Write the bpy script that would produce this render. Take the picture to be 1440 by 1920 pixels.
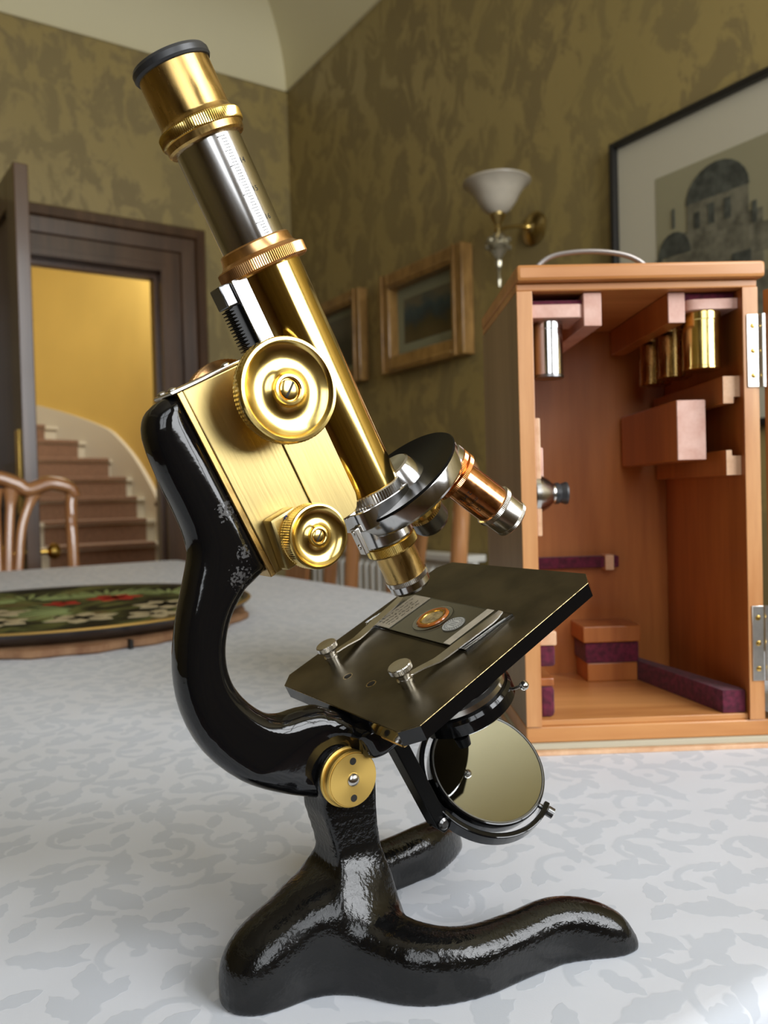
import bpy, bmesh, math, random
import numpy as np
from mathutils import Matrix, Vector

for o in list(bpy.data.objects):
    bpy.data.objects.remove(o, do_unlink=True)
sc = bpy.context.scene
COL = sc.collection
PI = math.pi
random.seed(7)

# ------------------------------------------------------------------ camera
CAM_H = 0.18                                   # above the table cloth (z = 0)
pitch, roll = math.radians(1.05), 0.027
fw = np.array([0, math.cos(pitch), -math.sin(pitch)])
r0 = np.array([1.0, 0, 0]); u0 = np.cross(r0, fw)
RR = math.cos(roll) * r0 - math.sin(roll) * u0
UU = math.cos(roll) * u0 + math.sin(roll) * r0
cam_d = bpy.data.cameras.new('camera')
cam = bpy.data.objects.new('camera', cam_d); COL.objects.link(cam)
cam.matrix_world = Matrix(((RR[0], UU[0], -fw[0], 0), (RR[1], UU[1], -fw[1], 0), (RR[2], UU[2], -fw[2], CAM_H), (0, 0, 0, 1)))
cam_d.sensor_fit = 'VERTICAL'; cam_d.sensor_height = 36.0; cam_d.sensor_width = 27.0
cam_d.lens = 1500 / 1920 * 36
cam_d.clip_start = 0.01; cam_d.clip_end = 60
cam_d.dof.use_dof = True; cam_d.dof.focus_distance = 0.305; cam_d.dof.aperture_fstop = 16
sc.camera = cam

# ------------------------------------------------------------------ world, exposure
sc.view_settings.view_transform = 'Standard'
sc.view_settings.look = 'None'
sc.view_settings.gamma = 1.0
sc.view_settings.use_curve_mapping = False
sc.view_settings.exposure = 0.0
w = bpy.data.worlds.new('world'); sc.world = w; w.use_nodes = True
w.node_tree.nodes['Background'].inputs[0].default_value = (0.80, 0.90, 1.0, 1)
w.node_tree.nodes['Background'].inputs[1].default_value = 1.0
sc.cycles.use_denoising = True
sc.cycles.max_bounces = 8
sc.cycles.diffuse_bounces = 4
sc.cycles.glossy_bounces = 5
sc.cycles.transmission_bounces = 6
sc.cycles.caustics_reflective = False
sc.cycles.caustics_refractive = False
sc.cycles.sample_clamp_indirect = 4.0

# ------------------------------------------------------------------ room frame
TH = math.radians(33)
E1 = Vector((-math.cos(TH), -math.sin(TH), 0))    # along the door wall, away from the room corner
E2 = Vector((math.sin(TH), -math.cos(TH), 0))     # along the picture wall, towards the camera
RS = 3.95 / 3.7
CORNER = Vector((-0.3923 * RS, 3.95, 0))
FLOOR = -0.75
PMAX, QMAX = 4.4, 4.7
def rz(z): return 0.18 + (z - 0.18) * RS          # heights measured at the first depth guess
def room(p, q, z): return CORNER + E1 * p + E2 * q + Vector((0, 0, z))
COVE_Z = rz(2.055)
CEIL = COVE_Z + 0.34

def area(name, p, q, z, sx, sy, to, power, col):
    d = bpy.data.lights.new(name, 'AREA'); d.shape = 'RECTANGLE'; d.size = sx; d.size_y = sy
    d.energy = power; d.color = col
    o = bpy.data.objects.new(name, d); COL.objects.link(o)
    o.location = room(p, q, z)
    o.rotation_euler = Vector(to).to_track_quat('-Z', 'Y').to_euler()
    return o
WIN = [(0.12, 1.52, 0.30, 2.15), (1.95, 3.10, 0.30, 2.15)]    # p0, p1, z0, z1 of the two windows behind the camera
for (a, b, c, d), power in zip(WIN, (74, 22)):
    area('window_daylight', (a + b) / 2, QMAX + 0.22, (c + d) / 2, b - a, d - c, -E2, power, (0.97, 0.985, 1.0))
area('hall_fill_light', 0.2, -2.0, 2.1, 1.4, 1.4, (-0.55, 0.3, -0.8), 62, (1.0, 0.95, 0.85))  # added area light inside the hall, brightens the stairs; no window modelled there

# ------------------------------------------------------------------ materials
def mat(name, col, rough=0.5, metal=0.0, var=0.0, vscale=40.0, bump=0.0, bscale=60.0, rvar=0.0, stretch=(1, 1, 1), **kw):
    m = bpy.data.materials.new(name); m.use_nodes = True
    nt = m.node_tree; b = nt.nodes['Principled BSDF']
    b.inputs['Base Color'].default_value = (*col, 1); b.inputs['Roughness'].default_value = rough
    b.inputs['Metallic'].default_value = metal
    for k, v in kw.items(): b.inputs[k.replace('_', ' ')].default_value = v
    if var or bump or rvar:
        tc = nt.nodes.new('ShaderNodeTexCoord'); mp = nt.nodes.new('ShaderNodeMapping')
        mp.inputs['Scale'].default_value = stretch
        nt.links.new(tc.outputs['Object'], mp.inputs[0])
        nz = nt.nodes.new('ShaderNodeTexNoise'); nz.inputs['Scale'].default_value = vscale; nz.inputs['Detail'].default_value = 5
        nt.links.new(mp.outputs[0], nz.inputs['Vector'])
        if var:
            mx = nt.nodes.new('ShaderNodeMix'); mx.data_type = 'RGBA'
            mx.inputs['A'].default_value = (*[c * (1 - var) for c in col], 1)
            mx.inputs['B'].default_value = (*[min(1, c * (1 + var)) for c in col], 1)
            rp = nt.nodes.new('ShaderNodeMapRange'); rp.inputs[1].default_value = 0.35; rp.inputs[2].default_value = 0.65
            nt.links.new(nz.outputs['Fac'], rp.inputs[0]); nt.links.new(rp.outputs[0], mx.inputs['Factor'])
            nt.links.new(mx.outputs['Result'], b.inputs['Base Color'])
        if rvar:
            mr = nt.nodes.new('ShaderNodeMapRange'); mr.inputs[1].default_value = 0.3; mr.inputs[2].default_value = 0.7
            mr.inputs[3].default_value = max(0.02, rough - rvar); mr.inputs[4].default_value = rough + rvar
            nt.links.new(nz.outputs['Fac'], mr.inputs[0]); nt.links.new(mr.outputs[0], b.inputs['Roughness'])
        if bump:
            n2 = nt.nodes.new('ShaderNodeTexNoise'); n2.inputs['Scale'].default_value = bscale; n2.inputs['Detail'].default_value = 3
            nt.links.new(mp.outputs[0], n2.inputs['Vector'])
            bp = nt.nodes.new('ShaderNodeBump'); bp.inputs['Strength'].default_value = bump; bp.inputs['Distance'].default_value = 0.001
            nt.links.new(n2.outputs['Fac'], bp.inputs['Height']); nt.links.new(bp.outputs[0], b.inputs['Normal'])
    return m

def wood(name, c1, c2, scale=30, stretch=(1, 1, 0.08), rough=0.4, bump=0.15, coat=0.0, rot=(0, 0, 0)):
    m = bpy.data.materials.new(name); m.use_nodes = True
    nt = m.node_tree; b = nt.nodes['Principled BSDF']; b.inputs['Roughness'].default_value = rough
    b.inputs['Coat Weight'].default_value = coat; b.inputs['Coat Roughness'].default_value = 0.12
    tc = nt.nodes.new('ShaderNodeTexCoord'); mp = nt.nodes.new('ShaderNodeMapping')
    mp.inputs['Scale'].default_value = stretch; mp.inputs['Rotation'].default_value = rot
    nt.links.new(tc.outputs['Object'], mp.inputs[0])
    n = nt.nodes.new('ShaderNodeTexNoise'); n.inputs['Scale'].default_value = scale; n.inputs['Detail'].default_value = 6
    n.inputs['Distortion'].default_value = 0.6
    n2 = nt.nodes.new('ShaderNodeTexNoise'); n2.inputs['Scale'].default_value = scale * 6; n2.inputs['Detail'].default_value = 3
    nt.links.new(mp.outputs[0], n.inputs['Vector']); nt.links.new(mp.outputs[0], n2.inputs['Vector'])
    mx = nt.nodes.new('ShaderNodeMath'); mx.operation = 'MULTIPLY_ADD'; mx.inputs[1].default_value = 0.35
    nt.links.new(n2.outputs['Fac'], mx.inputs[0]); nt.links.new(n.outputs['Fac'], mx.inputs[2])
    r = nt.nodes.new('ShaderNodeValToRGB')
    r.color_ramp.elements[0].position = 0.45; r.color_ramp.elements[0].color = (*c1, 1)
    r.color_ramp.elements[1].position = 0.88; r.color_ramp.elements[1].color = (*c2, 1)
    nt.links.new(mx.outputs[0], r.inputs[0]); nt.links.new(r.outputs[0], b.inputs['Base Color'])
    bp = nt.nodes.new('ShaderNodeBump'); bp.inputs['Strength'].default_value = bump; bp.inputs['Distance'].default_value = 0.0006
    nt.links.new(mx.outputs[0], bp.inputs['Height']); nt.links.new(bp.outputs[0], b.inputs['Normal'])
    return m

def wallpaper(name, ca, cb, cc):
    m = bpy.data.materials.new(name); m.use_nodes = True
    nt = m.node_tree; b = nt.nodes['Principled BSDF']; b.inputs['Roughness'].default_value = 0.55
    N = nt.nodes.new; L = nt.links.new
    tc = N('ShaderNodeTexCoord'); mp = N('ShaderNodeMapping'); mp.inputs['Scale'].default_value = (1, 1, 0.62)
    L(tc.outputs['Object'], mp.inputs[0])
    n = N('ShaderNodeTexNoise'); n.inputs['Scale'].default_value = 8.0; n.inputs['Detail'].default_value = 7
    n.inputs['Roughness'].default_value = 0.68; n.inputs['Distortion'].default_value = 0.7
    L(mp.outputs[0], n.inputs['Vector'])
    r = N('ShaderNodeValToRGB'); r.color_ramp.elements[0].position = 0.47; r.color_ramp.elements[0].color = (*ca, 1)
    r.color_ramp.elements[1].position = 0.53; r.color_ramp.elements[1].color = (*cb, 1)
    L(n.outputs['Fac'], r.inputs[0])
    n2 = N('ShaderNodeTexNoise'); n2.inputs['Scale'].default_value = 2.2; n2.inputs['Detail'].default_value = 3
    L(tc.outputs['Object'], n2.inputs['Vector'])
    mr = N('ShaderNodeMapRange'); mr.inputs[1].default_value = 0.4; mr.inputs[2].default_value = 0.7; mr.inputs[4].default_value = 0.55
    L(n2.outputs['Fac'], mr.inputs[0])
    mx = N('ShaderNodeMix'); mx.data_type = 'RGBA'; mx.inputs['B'].default_value = (*cc, 1)
    L(mr.outputs[0], mx.inputs['Factor']); L(r.outputs[0], mx.inputs['A'])
    L(mx.outputs['Result'], b.inputs['Base Color'])
    mrr = N('ShaderNodeMapRange'); mrr.inputs[1].default_value = 0.47; mrr.inputs[2].default_value = 0.53
    mrr.inputs[3].default_value = 0.62; mrr.inputs[4].default_value = 0.42
    L(n.outputs['Fac'], mrr.inputs[0]); L(mrr.outputs[0], b.inputs['Roughness'])
    return m

def damask_cloth():
    m = bpy.data.materials.new('damask_cloth'); m.use_nodes = True
    nt = m.node_tree; b = nt.nodes['Principled BSDF']
    N = nt.nodes.new; L = nt.links.new
    def math_(op, a, bb=None, clamp=False):
        x = N('ShaderNodeMath'); x.operation = op; x.use_clamp = clamp
        for k, v in ((0, a), (1, bb)):
            if v is None: continue
            if isinstance(v, (int, float)): x.inputs[k].default_value = v
            else: L(v, x.inputs[k])
        return x.outputs[0]
    tc = N('ShaderNodeTexCoord')
    wn = N('ShaderNodeTexNoise'); wn.inputs['Scale'].default_value = 110; wn.inputs['Detail'].default_value = 2
    L(tc.outputs['Object'], wn.inputs['Vector'])
    sub = N('ShaderNodeVectorMath'); sub.operation = 'SUBTRACT'; sub.inputs[1].default_value = (0.5, 0.5, 0.5); L(wn.outputs['Color'], sub.inputs[0])
    scl = N('ShaderNodeVectorMath'); scl.operation = 'SCALE'; scl.inputs['Scale'].default_value = 0.0035; L(sub.outputs[0], scl.inputs[0])
    wob = N('ShaderNodeVectorMath'); wob.operation = 'ADD'; L(tc.outputs['Object'], wob.inputs[0]); L(scl.outputs[0], wob.inputs[1])
    def layer(scale, offx, half_len, half_w, ring, radius_rand):
        mp = N('ShaderNodeMapping'); mp.inputs['Scale'].default_value = (scale, scale, 0); mp.inputs['Location'].default_value = (offx, offx * 1.7, 0)
        L(wob.outputs[0], mp.inputs[0])
        v = N('ShaderNodeTexVoronoi'); v.voronoi_dimensions = '2D'; v.inputs['Scale'].default_value = 1.0; v.inputs['Randomness'].default_value = 0.72
        L(mp.outputs[0], v.inputs['Vector'])
        d = N('ShaderNodeVectorMath'); d.operation = 'SUBTRACT'; L(mp.outputs[0], d.inputs[0]); L(v.outputs['Position'], d.inputs[1])
        sep = N('ShaderNodeSeparateColor'); L(v.outputs['Color'], sep.inputs[0])
        ang = math_('MULTIPLY', sep.outputs[0], 6.283)
        rot = N('ShaderNodeVectorRotate'); rot.rotation_type = 'Z_AXIS'; L(d.outputs[0], rot.inputs['Vector']); L(ang, rot.inputs['Angle'])
        s = N('ShaderNodeSeparateXYZ'); L(rot.outputs[0], s.inputs[0])
        if ring:
            ln = N('ShaderNodeVectorMath'); ln.operation = 'LENGTH'; L(rot.outputs[0], ln.inputs[0])
            q = math_('ABSOLUTE', math_('SUBTRACT', ln.outputs['Value'], half_len))
            a = math_('SUBTRACT', half_w, q)
            # an open scroll: cut a wedge of the ring away
            a = math_('MINIMUM', a, math_('ADD', s.outputs[0], 0.12))
            a = math_('MAXIMUM', a, math_('SUBTRACT', half_w * 1.5, ln.outputs['Value']))
        else:
            x2 = math_('MULTIPLY', s.outputs[0], s.outputs[0])
            prof = math_('SUBTRACT', half_w, math_('MULTIPLY', x2, half_w / half_len ** 2))
            # scalloped leaf margin
            sx = math_('MULTIPLY', math_('SINE', math_('MULTIPLY', s.outputs[0], 30.0)), 0.014)
            a = math_('SUBTRACT', math_('ADD', prof, sx), math_('ABSOLUTE', s.outputs[1]))
        return math_('MULTIPLY', a, 40.0, True)
    a1 = layer(46, 0.0, 0.45, 0.22, False, 0)
    a2 = layer(26, 3.3, 0.48, 0.17, False, 0)
    a3 = layer(21, 7.7, 0.30, 0.055, True, 0)
    mask = math_('MAXIMUM', math_('MAXIMUM', a1, a2), a3)
    cx = N('ShaderNodeMix'); cx.data_type = 'RGBA'
    cx.inputs['A'].default_value = (0.665, 0.695, 0.755, 1); cx.inputs['B'].default_value = (0.555, 0.59, 0.65, 1)
    L(mask, cx.inputs['Factor']); L(cx.outputs['Result'], b.inputs['Base Color'])
    mr = N('ShaderNodeMapRange'); mr.inputs[3].default_value = 0.5; mr.inputs[4].default_value = 0.75
    L(mask, mr.inputs[0]); L(mr.outputs[0], b.inputs['Roughness'])
    b.inputs['Sheen Weight'].default_value = 0.15
    # weave
    wv = N('ShaderNodeTexNoise'); wv.inputs['Scale'].default_value = 1400; wv.inputs['Detail'].default_value = 1
    L(tc.outputs['Object'], wv.inputs['Vector'])
    h = math_('ADD', math_('MULTIPLY', wv.outputs['Fac'], 0.25), math_('MULTIPLY', mask, 0.5))
    fold = N('ShaderNodeTexNoise'); fold.inputs['Scale'].default_value = 7; L(tc.outputs['Object'], fold.inputs['Vector'])
    bp = N('ShaderNodeBump'); bp.inputs['Strength'].default_value = 0.25; bp.inputs['Distance'].default_value = 0.0004
    L(h, bp.inputs['Height'])
    bp2 = N('ShaderNodeBump'); bp2.inputs['Strength'].default_value = 0.25; bp2.inputs['Distance'].default_value = 0.02
    L(fold.outputs['Fac'], bp2.inputs['Height']); L(bp2.outputs[0], bp.inputs['Normal']); L(bp.outputs[0], b.inputs['Normal'])
    return m

M = {}
M['brass'] = mat('polished_brass', (0.88, 0.65, 0.22), 0.19, 1.0, var=0.05, vscale=90, rvar=0.04)
M['brass_tube'] = mat('lacquered_brass_tube', (0.84, 0.61, 0.19), 0.12, 1.0, var=0.06, vscale=60, rvar=0.04, stretch=(1, 1, 0.1))
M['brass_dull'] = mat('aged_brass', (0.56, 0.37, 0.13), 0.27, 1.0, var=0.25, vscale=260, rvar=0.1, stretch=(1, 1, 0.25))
M['brass_satin'] = mat('satin_brass', (0.52, 0.40, 0.165), 0.36, 1.0, var=0.05, vscale=160, bump=0.06, bscale=900, stretch=(1, 1, 0.05))
M['brass_gold'] = mat('turned_gold_brass', (0.88, 0.58, 0.15), 0.24, 1.0)
def turned_brass():
    m = mat('radially_turned_brass', (0.95, 0.66, 0.19), 0.46, 1.0, Anisotropic=0.25)
    nt = m.node_tree; t = nt.nodes.new('ShaderNodeTangent'); t.direction_type = 'RADIAL'; t.axis = 'Y'
    nt.links.new(t.outputs[0], nt.nodes['Principled BSDF'].inputs['Tangent']); return m
M['brass_turned'] = turned_brass()
def worn_black():
    # black enamel with two scuffed patches where the paint has chipped (object coordinates in metres)
    m = mat('black_enamel_worn', (0.004, 0.004, 0.0045), 0.07, 0.0, bump=0.035, bscale=260)
    nt = m.node_tree; b = nt.nodes['Principled BSDF']; N = nt.nodes.new; L = nt.links.new
    tc = N('ShaderNodeTexCoord'); acc = None
    for (c, r) in (((-0.0655, -0.009, 0.0655), 0.0085), ((-0.0585, -0.009, 0.089), 0.0075), ((-0.0600, -0.009, 0.073), 0.006)):
        d = N('ShaderNodeVectorMath'); d.operation = 'DISTANCE'; d.inputs[1].default_value = c; L(tc.outputs['Object'], d.inputs[0])
        r_ = N('ShaderNodeMapRange'); r_.inputs[1].default_value = r; r_.inputs[2].default_value = r * 0.3; L(d.outputs['Value'], r_.inputs[0])
        if acc is None: acc = r_.outputs[0]
        else:
            x = N('ShaderNodeMath'); x.operation = 'MAXIMUM'; L(acc, x.inputs[0]); L(r_.outputs[0], x.inputs[1]); acc = x.outputs[0]
    n = N('ShaderNodeTexNoise'); n.inputs['Scale'].default_value = 900; n.inputs['Detail'].default_value = 4; L(tc.outputs['Object'], n.inputs['Vector'])
    a = N('ShaderNodeMath'); a.operation = 'MULTIPLY_ADD'; a.inputs[1].default_value = 0.36; L(acc, a.inputs[0]); L(n.outputs['Fac'], a.inputs[2])
    st_ = N('ShaderNodeMapRange'); st_.inputs[1].default_value = 0.80; st_.inputs[2].default_value = 0.90; L(a.outputs[0], st_.inputs[0])
    mx = N('ShaderNodeMix'); mx.data_type = 'RGBA'; mx.inputs['A'].default_value = (0.004, 0.004, 0.0045, 1); mx.inputs['B'].default_value = (0.045, 0.042, 0.04, 1)
    L(st_.outputs[0], mx.inputs['Factor']); L(mx.outputs['Result'], b.inputs['Base Color'])
    ro = N('ShaderNodeMapRange'); ro.inputs[3].default_value = 0.07; ro.inputs[4].default_value = 0.5; L(st_.outputs[0], ro.inputs[0]); L(ro.outputs[0], b.inputs['Roughness'])
    return m
M['black_worn'] = worn_black()
M['brass_copper'] = mat('copper_toned_brass', (0.80, 0.46, 0.20), 0.26, 1.0, var=0.1, vscale=300)
M['copper'] = mat('lacquered_copper', (0.84, 0.40, 0.17), 0.17, 1.0, var=0.12, vscale=400, rvar=0.05)
M['steel'] = mat('polished_steel', (0.62, 0.61, 0.60), 0.16, 1.0, var=0.08, vscale=200, rvar=0.05, stretch=(1, 1, 0.1))
M['nickel'] = mat('nickel_plate', (0.70, 0.67, 0.62), 0.22, 1.0)
M['gunmetal'] = mat('dark_steel', (0.20, 0.20, 0.20), 0.28, 1.0)
M['black'] = mat('black_enamel', (0.004, 0.004, 0.0045), 0.07, 0.0, bump=0.035, bscale=260)
M['black_cast'] = mat('black_enamel_cast_iron', (0.004, 0.004, 0.004), 0.15, 0.0, bump=0.26, bscale=520, rvar=0.06, vscale=60)
M['black_matt'] = mat('black_paint', (0.004, 0.004, 0.004), 0.3, Specular_IOR_Level=0.15)
M['ebonite'] = mat('dark_grey_ebonite', (0.035, 0.036, 0.038), 0.36, var=0.3, vscale=120)
M['stage'] = mat('worn_black_stage', (0.11, 0.09, 0.050), 0.33, 0.8, var=0.35, vscale=45, rvar=0.06, bump=0.02, bscale=300)
M['worn_edge'] = mat('worn_brass_edge', (0.42, 0.32, 0.15), 0.35, 1.0, var=0.6, vscale=900)
M['ink'] = mat('engraved_black', (0.012, 0.010, 0.008), 0.6)
M['paper'] = mat('slide_label_paper', (0.55, 0.49, 0.38), 0.8, var=0.08, vscale=300)
M['logo'] = mat('printed_label', (0.60, 0.60, 0.55), 0.7)
M['glass'] = mat('clear_glass', (1, 1, 1), 0.02, 0.0, Transmission_Weight=1.0, IOR=1.45)
M['amber'] = mat('amber_varnish', (0.42, 0.12, 0.02), 0.15, 0.0, Coat_Weight=0.6)
M['specimen'] = mat('specimen_mount', (0.36, 0.26, 0.11), 0.25, 0.0, var=0.5, vscale=400, Coat_Weight=0.6)
M['mirror'] = mat('mirror_glass', (0.52, 0.53, 0.52), 0.03, 1.0)
M['blue'] = mat('blued_steel', (0.02, 0.03, 0.16), 0.25, 0.8)
M['cloth'] = damask_cloth()
M['case'] = wood('case_mahogany', (0.29, 0.080, 0.014), (0.50, 0.175, 0.040), 24, (1, 1, 0.10), 0.36, 0.12, 0.15)
M['case_h'] = wood('case_mahogany_across', (0.45, 0.165, 0.042), (0.69, 0.33, 0.11), 24, (0.10, 1, 1), 0.36, 0.12, 0.15)
M['case_edge'] = wood('case_front_edge', (0.50, 0.205, 0.066), (0.72, 0.37, 0.15), 40, (1, 1, 0.10), 0.36, 0.12, 0.15)
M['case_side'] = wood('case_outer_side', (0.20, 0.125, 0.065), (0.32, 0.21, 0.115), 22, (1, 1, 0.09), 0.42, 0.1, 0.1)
M['case_pale'] = wood('pale_end_grain', (0.62, 0.34, 0.18), (0.80, 0.52, 0.32), 60, (1, 1, 1), 0.45, 0.1)
M['case_pink'] = wood('pinkish_cut_wood', (0.60, 0.32, 0.24), (0.74, 0.47, 0.38), 60, (1, 1, 1), 0.4, 0.08)
M['velvet'] = mat('maroon_velvet', (0.10, 0.008, 0.026), 0.9, var=0.4, vscale=250, Sheen_Weight=0.12)
M['door_wood'] = wood('dark_oak', (0.050, 0.024, 0.012), (0.115, 0.058, 0.028), 14, (1, 1, 0.08), 0.28, 0.08, 0.25)
M['chair_wood'] = wood('polished_chair_wood', (0.34, 0.14, 0.05), (0.50, 0.24, 0.095), 20, (1, 1, 0.15), 0.22, 0.05, 0.8)
M['table_wood'] = wood('table_wood', (0.12, 0.05, 0.02), (0.22, 0.10, 0.04), 12, (0.1, 1, 1), 0.3, 0.05, 0.3)
M['frame_gold'] = wood('gilt_frame', (0.20, 0.105, 0.03), (0.40, 0.225, 0.07), 40, (1, 1, 0.3), 0.3, 0.1, 0.2)
M['frame_black'] = mat('black_frame', (0.012, 0.011, 0.010), 0.4)
M['mount'] = mat('cream_mount_board', (0.52, 0.48, 0.36), 0.8)
M['mount_green'] = mat('sage_mount_board', (0.28, 0.28, 0.17), 0.8)
M['wall'] = wallpaper('olive_wallpaper', (0.245, 0.185, 0.075), (0.355, 0.268, 0.098), (0.305, 0.236, 0.084))
M['cream'] = mat('cream_plaster', (0.74, 0.68, 0.45), 0.7, bump=0.25, bscale=70)
M['ceiling'] = mat('textured_ceiling', (0.62, 0.54, 0.38), 0.8, bump=0.8, bscale=45)
M['floor'] = wood('floor_boards', (0.10, 0.05, 0.025), (0.17, 0.09, 0.045), 10, (1, 0.1, 1), 0.4, 0.05)
M['yellow'] = mat('yellow_plaster', (0.66, 0.45, 0.11), 0.7, var=0.04, vscale=2)
M['olive_plain'] = mat('olive_hall_paint', (0.24, 0.18, 0.05), 0.7)
M['stair_white'] = mat('off_white_stair_paint', (0.62, 0.57, 0.45), 0.5)
M['carpet'] = mat('brown_stair_carpet', (0.22, 0.12, 0.07), 0.95, var=0.15, vscale=60, Sheen_Weight=0.3)
M['radiator'] = mat('white_radiator_enamel', (0.85, 0.84, 0.78), 0.4)
M['opal'] = mat('opal_glass', (0.50, 0.45, 0.36), 0.3, 0.0, var=0.1, vscale=14)
M['ant_brass'] = mat('antique_brass', (0.42, 0.31, 0.12), 0.3, 1.0)
M['crystal'] = mat('cut_glass', (0.30, 0.27, 0.19), 0.12, 0.6, Coat_Weight=0.5)
M['plastic_handle'] = mat('grey_metal_handle', (0.30, 0.27, 0.25), 0.3, 0.7)
M['hinge'] = mat('hinge_steel', (0.72, 0.70, 0.66), 0.3, 1.0, var=0.06, vscale=200)
M['cork'] = wood('rough_bark_board', (0.20, 0.09, 0.04), (0.36, 0.20, 0.10), 40, (1, 1, 0.5), 0.7, 0.5)
M['tray_black'] = mat('black_lacquer', (0.035, 0.034, 0.036), 0.28)
M['gold_line'] = mat('gold_rim_paint', (0.62, 0.42, 0.14), 0.35, 0.8)
M['white_frame'] = mat('white_window_paint', (0.8, 0.8, 0.78), 0.4)

# ------------------------------------------------------------------ mesh helpers
class MB:
    def __init__(s): s.v = []; s.f = []
    def add(s, vs, fs, mx=None):
        b = len(s.v)
        if mx is not None: vs = [tuple(mx @ Vector(p)) for p in vs]
        s.v += [tuple(p) for p in vs]; s.f += [tuple(b + i for i in f) for f in fs]; return s
    def box(s, x0, x1, y0, y1, z0, z1, mx=None):
        vs = [(x, y, z) for x in (x0, x1) for y in (y0, y1) for z in (z0, z1)]
        return s.add(vs, [(0, 1, 3, 2), (4, 6, 7, 5), (0, 4, 5, 1), (2, 3, 7, 6), (0, 2, 6, 4), (1, 5, 7, 3)], mx)
    def lathe(s, prof, seg=48, mx=None, knurl=(), kd=0.25, cap=True):
        vs = []; fs = []
        for i, (r, z) in enumerate(prof):
            for k in range(seg):
                a = 2 * PI * k / seg
                rr = r - (kd if (i in knurl and k % 2) else 0)
                vs.append((rr * math.cos(a), rr * math.sin(a), z))
        n = len(prof)
        for i in range(n - 1):
            for k in range(seg):
                k2 = (k + 1) % seg
                fs.append((i * seg + k, i * seg + k2, (i + 1) * seg + k2, (i + 1) * seg + k))
        if cap and prof[0][0] > 1e-6: fs.append(tuple(range(seg - 1, -1, -1)))
        if cap and prof[-1][0] > 1e-6: fs.append(tuple((n - 1) * seg + k for k in range(seg)))
        return s.add(vs, fs, mx)
    def prism(s, poly, y0, y1, mx=None):
        n = len(poly)
        vs = [(x, y0, z) for x, z in poly] + [(x, y1, z) for x, z in poly]
        fs = [tuple(range(n)), tuple(range(2 * n - 1, n - 1, -1))]
        for k in range(n):
            k2 = (k + 1) % n; fs.append((k, k + n, k2 + n, k2))
        return s.add(vs, fs, mx)
    def sweep(s, pts, rad, seg=12, mx=None, closed=False, flat=(1, 1), up=Vector((0, 0, 1))):
        pts = [Vector(p) for p in pts]; n = len(pts)
        if not hasattr(rad, '__len__'): rad = [rad] * n
        vs = []; fs = []
        for i, p in enumerate(pts):
            a = pts[(i - 1) % n] if (closed or i > 0) else p
            b = pts[(i + 1) % n] if (closed or i < n - 1) else p
            t = (b - a).normalized()
            x = t.cross(up)
            if x.length < 1e-4: x = t.cross(Vector((1, 0, 0)))
            x.normalize(); y = x.cross(t).normalized()
            for k in range(seg):
                an = 2 * PI * k / seg
                vs.append(p + x * (rad[i] * flat[0] * math.cos(an)) + y * (rad[i] * flat[1] * math.sin(an)))
        m = n if closed else n - 1
        for i in range(m):
            j = (i + 1) % n
            for k in range(seg):
                k2 = (k + 1) % seg
                fs.append((i * seg + k, i * seg + k2, j * seg + k2, j * seg + k))
        if not closed:
            fs.append(tuple(range(seg - 1, -1, -1))); fs.append(tuple((n - 1) * seg + k for k in range(seg)))
        return s.add(vs, fs, mx)
    def ball(s, c, r, seg=16, rings=10, sc3=(1, 1, 1), mx=None):
        prof = [(max(1e-7, r * math.sin(PI * i / rings)), -r * math.cos(PI * i / rings)) for i in range(rings + 1)]
        m2 = Matrix.Translation(c) @ Matrix.Diagonal((*sc3, 1))
        if mx is not None: m2 = mx @ m2
        return s.lathe(prof, seg, m2)
    def build(s, name, material, parent=None, scale=1.0, bevel=0.0, smooth=True, ang=22, mlocal=None, bseg=2):
        me = bpy.data.meshes.new(name)
        me.from_pydata([(p[0] * scale, p[1] * scale, p[2] * scale) for p in s.v], [], s.f)
        bm = bmesh.new(); bm.from_mesh(me)
        bmesh.ops.remove_doubles(bm, verts=bm.verts, dist=1e-7)
        bmesh.ops.recalc_face_normals(bm, faces=bm.faces)
        if bevel:
            es = [e for e in bm.edges if len(e.link_faces) == 2 and e.calc_face_angle(0) > 0.5]
            bmesh.ops.bevel(bm, geom=es, offset=bevel * scale, segments=bseg, profile=0.5, affect='EDGES', clamp_overlap=True)
        bm.to_mesh(me); bm.free()
        if smooth:
            me.polygons.foreach_set('use_smooth', [True] * len(me.polygons))
            me.set_sharp_from_angle(angle=math.radians(ang))
        me.materials.append(material)
        o = bpy.data.objects.new(name, me); COL.objects.link(o)
        if parent: o.parent = parent
        if mlocal is not None: o.matrix_basis = mlocal
        return o

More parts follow.
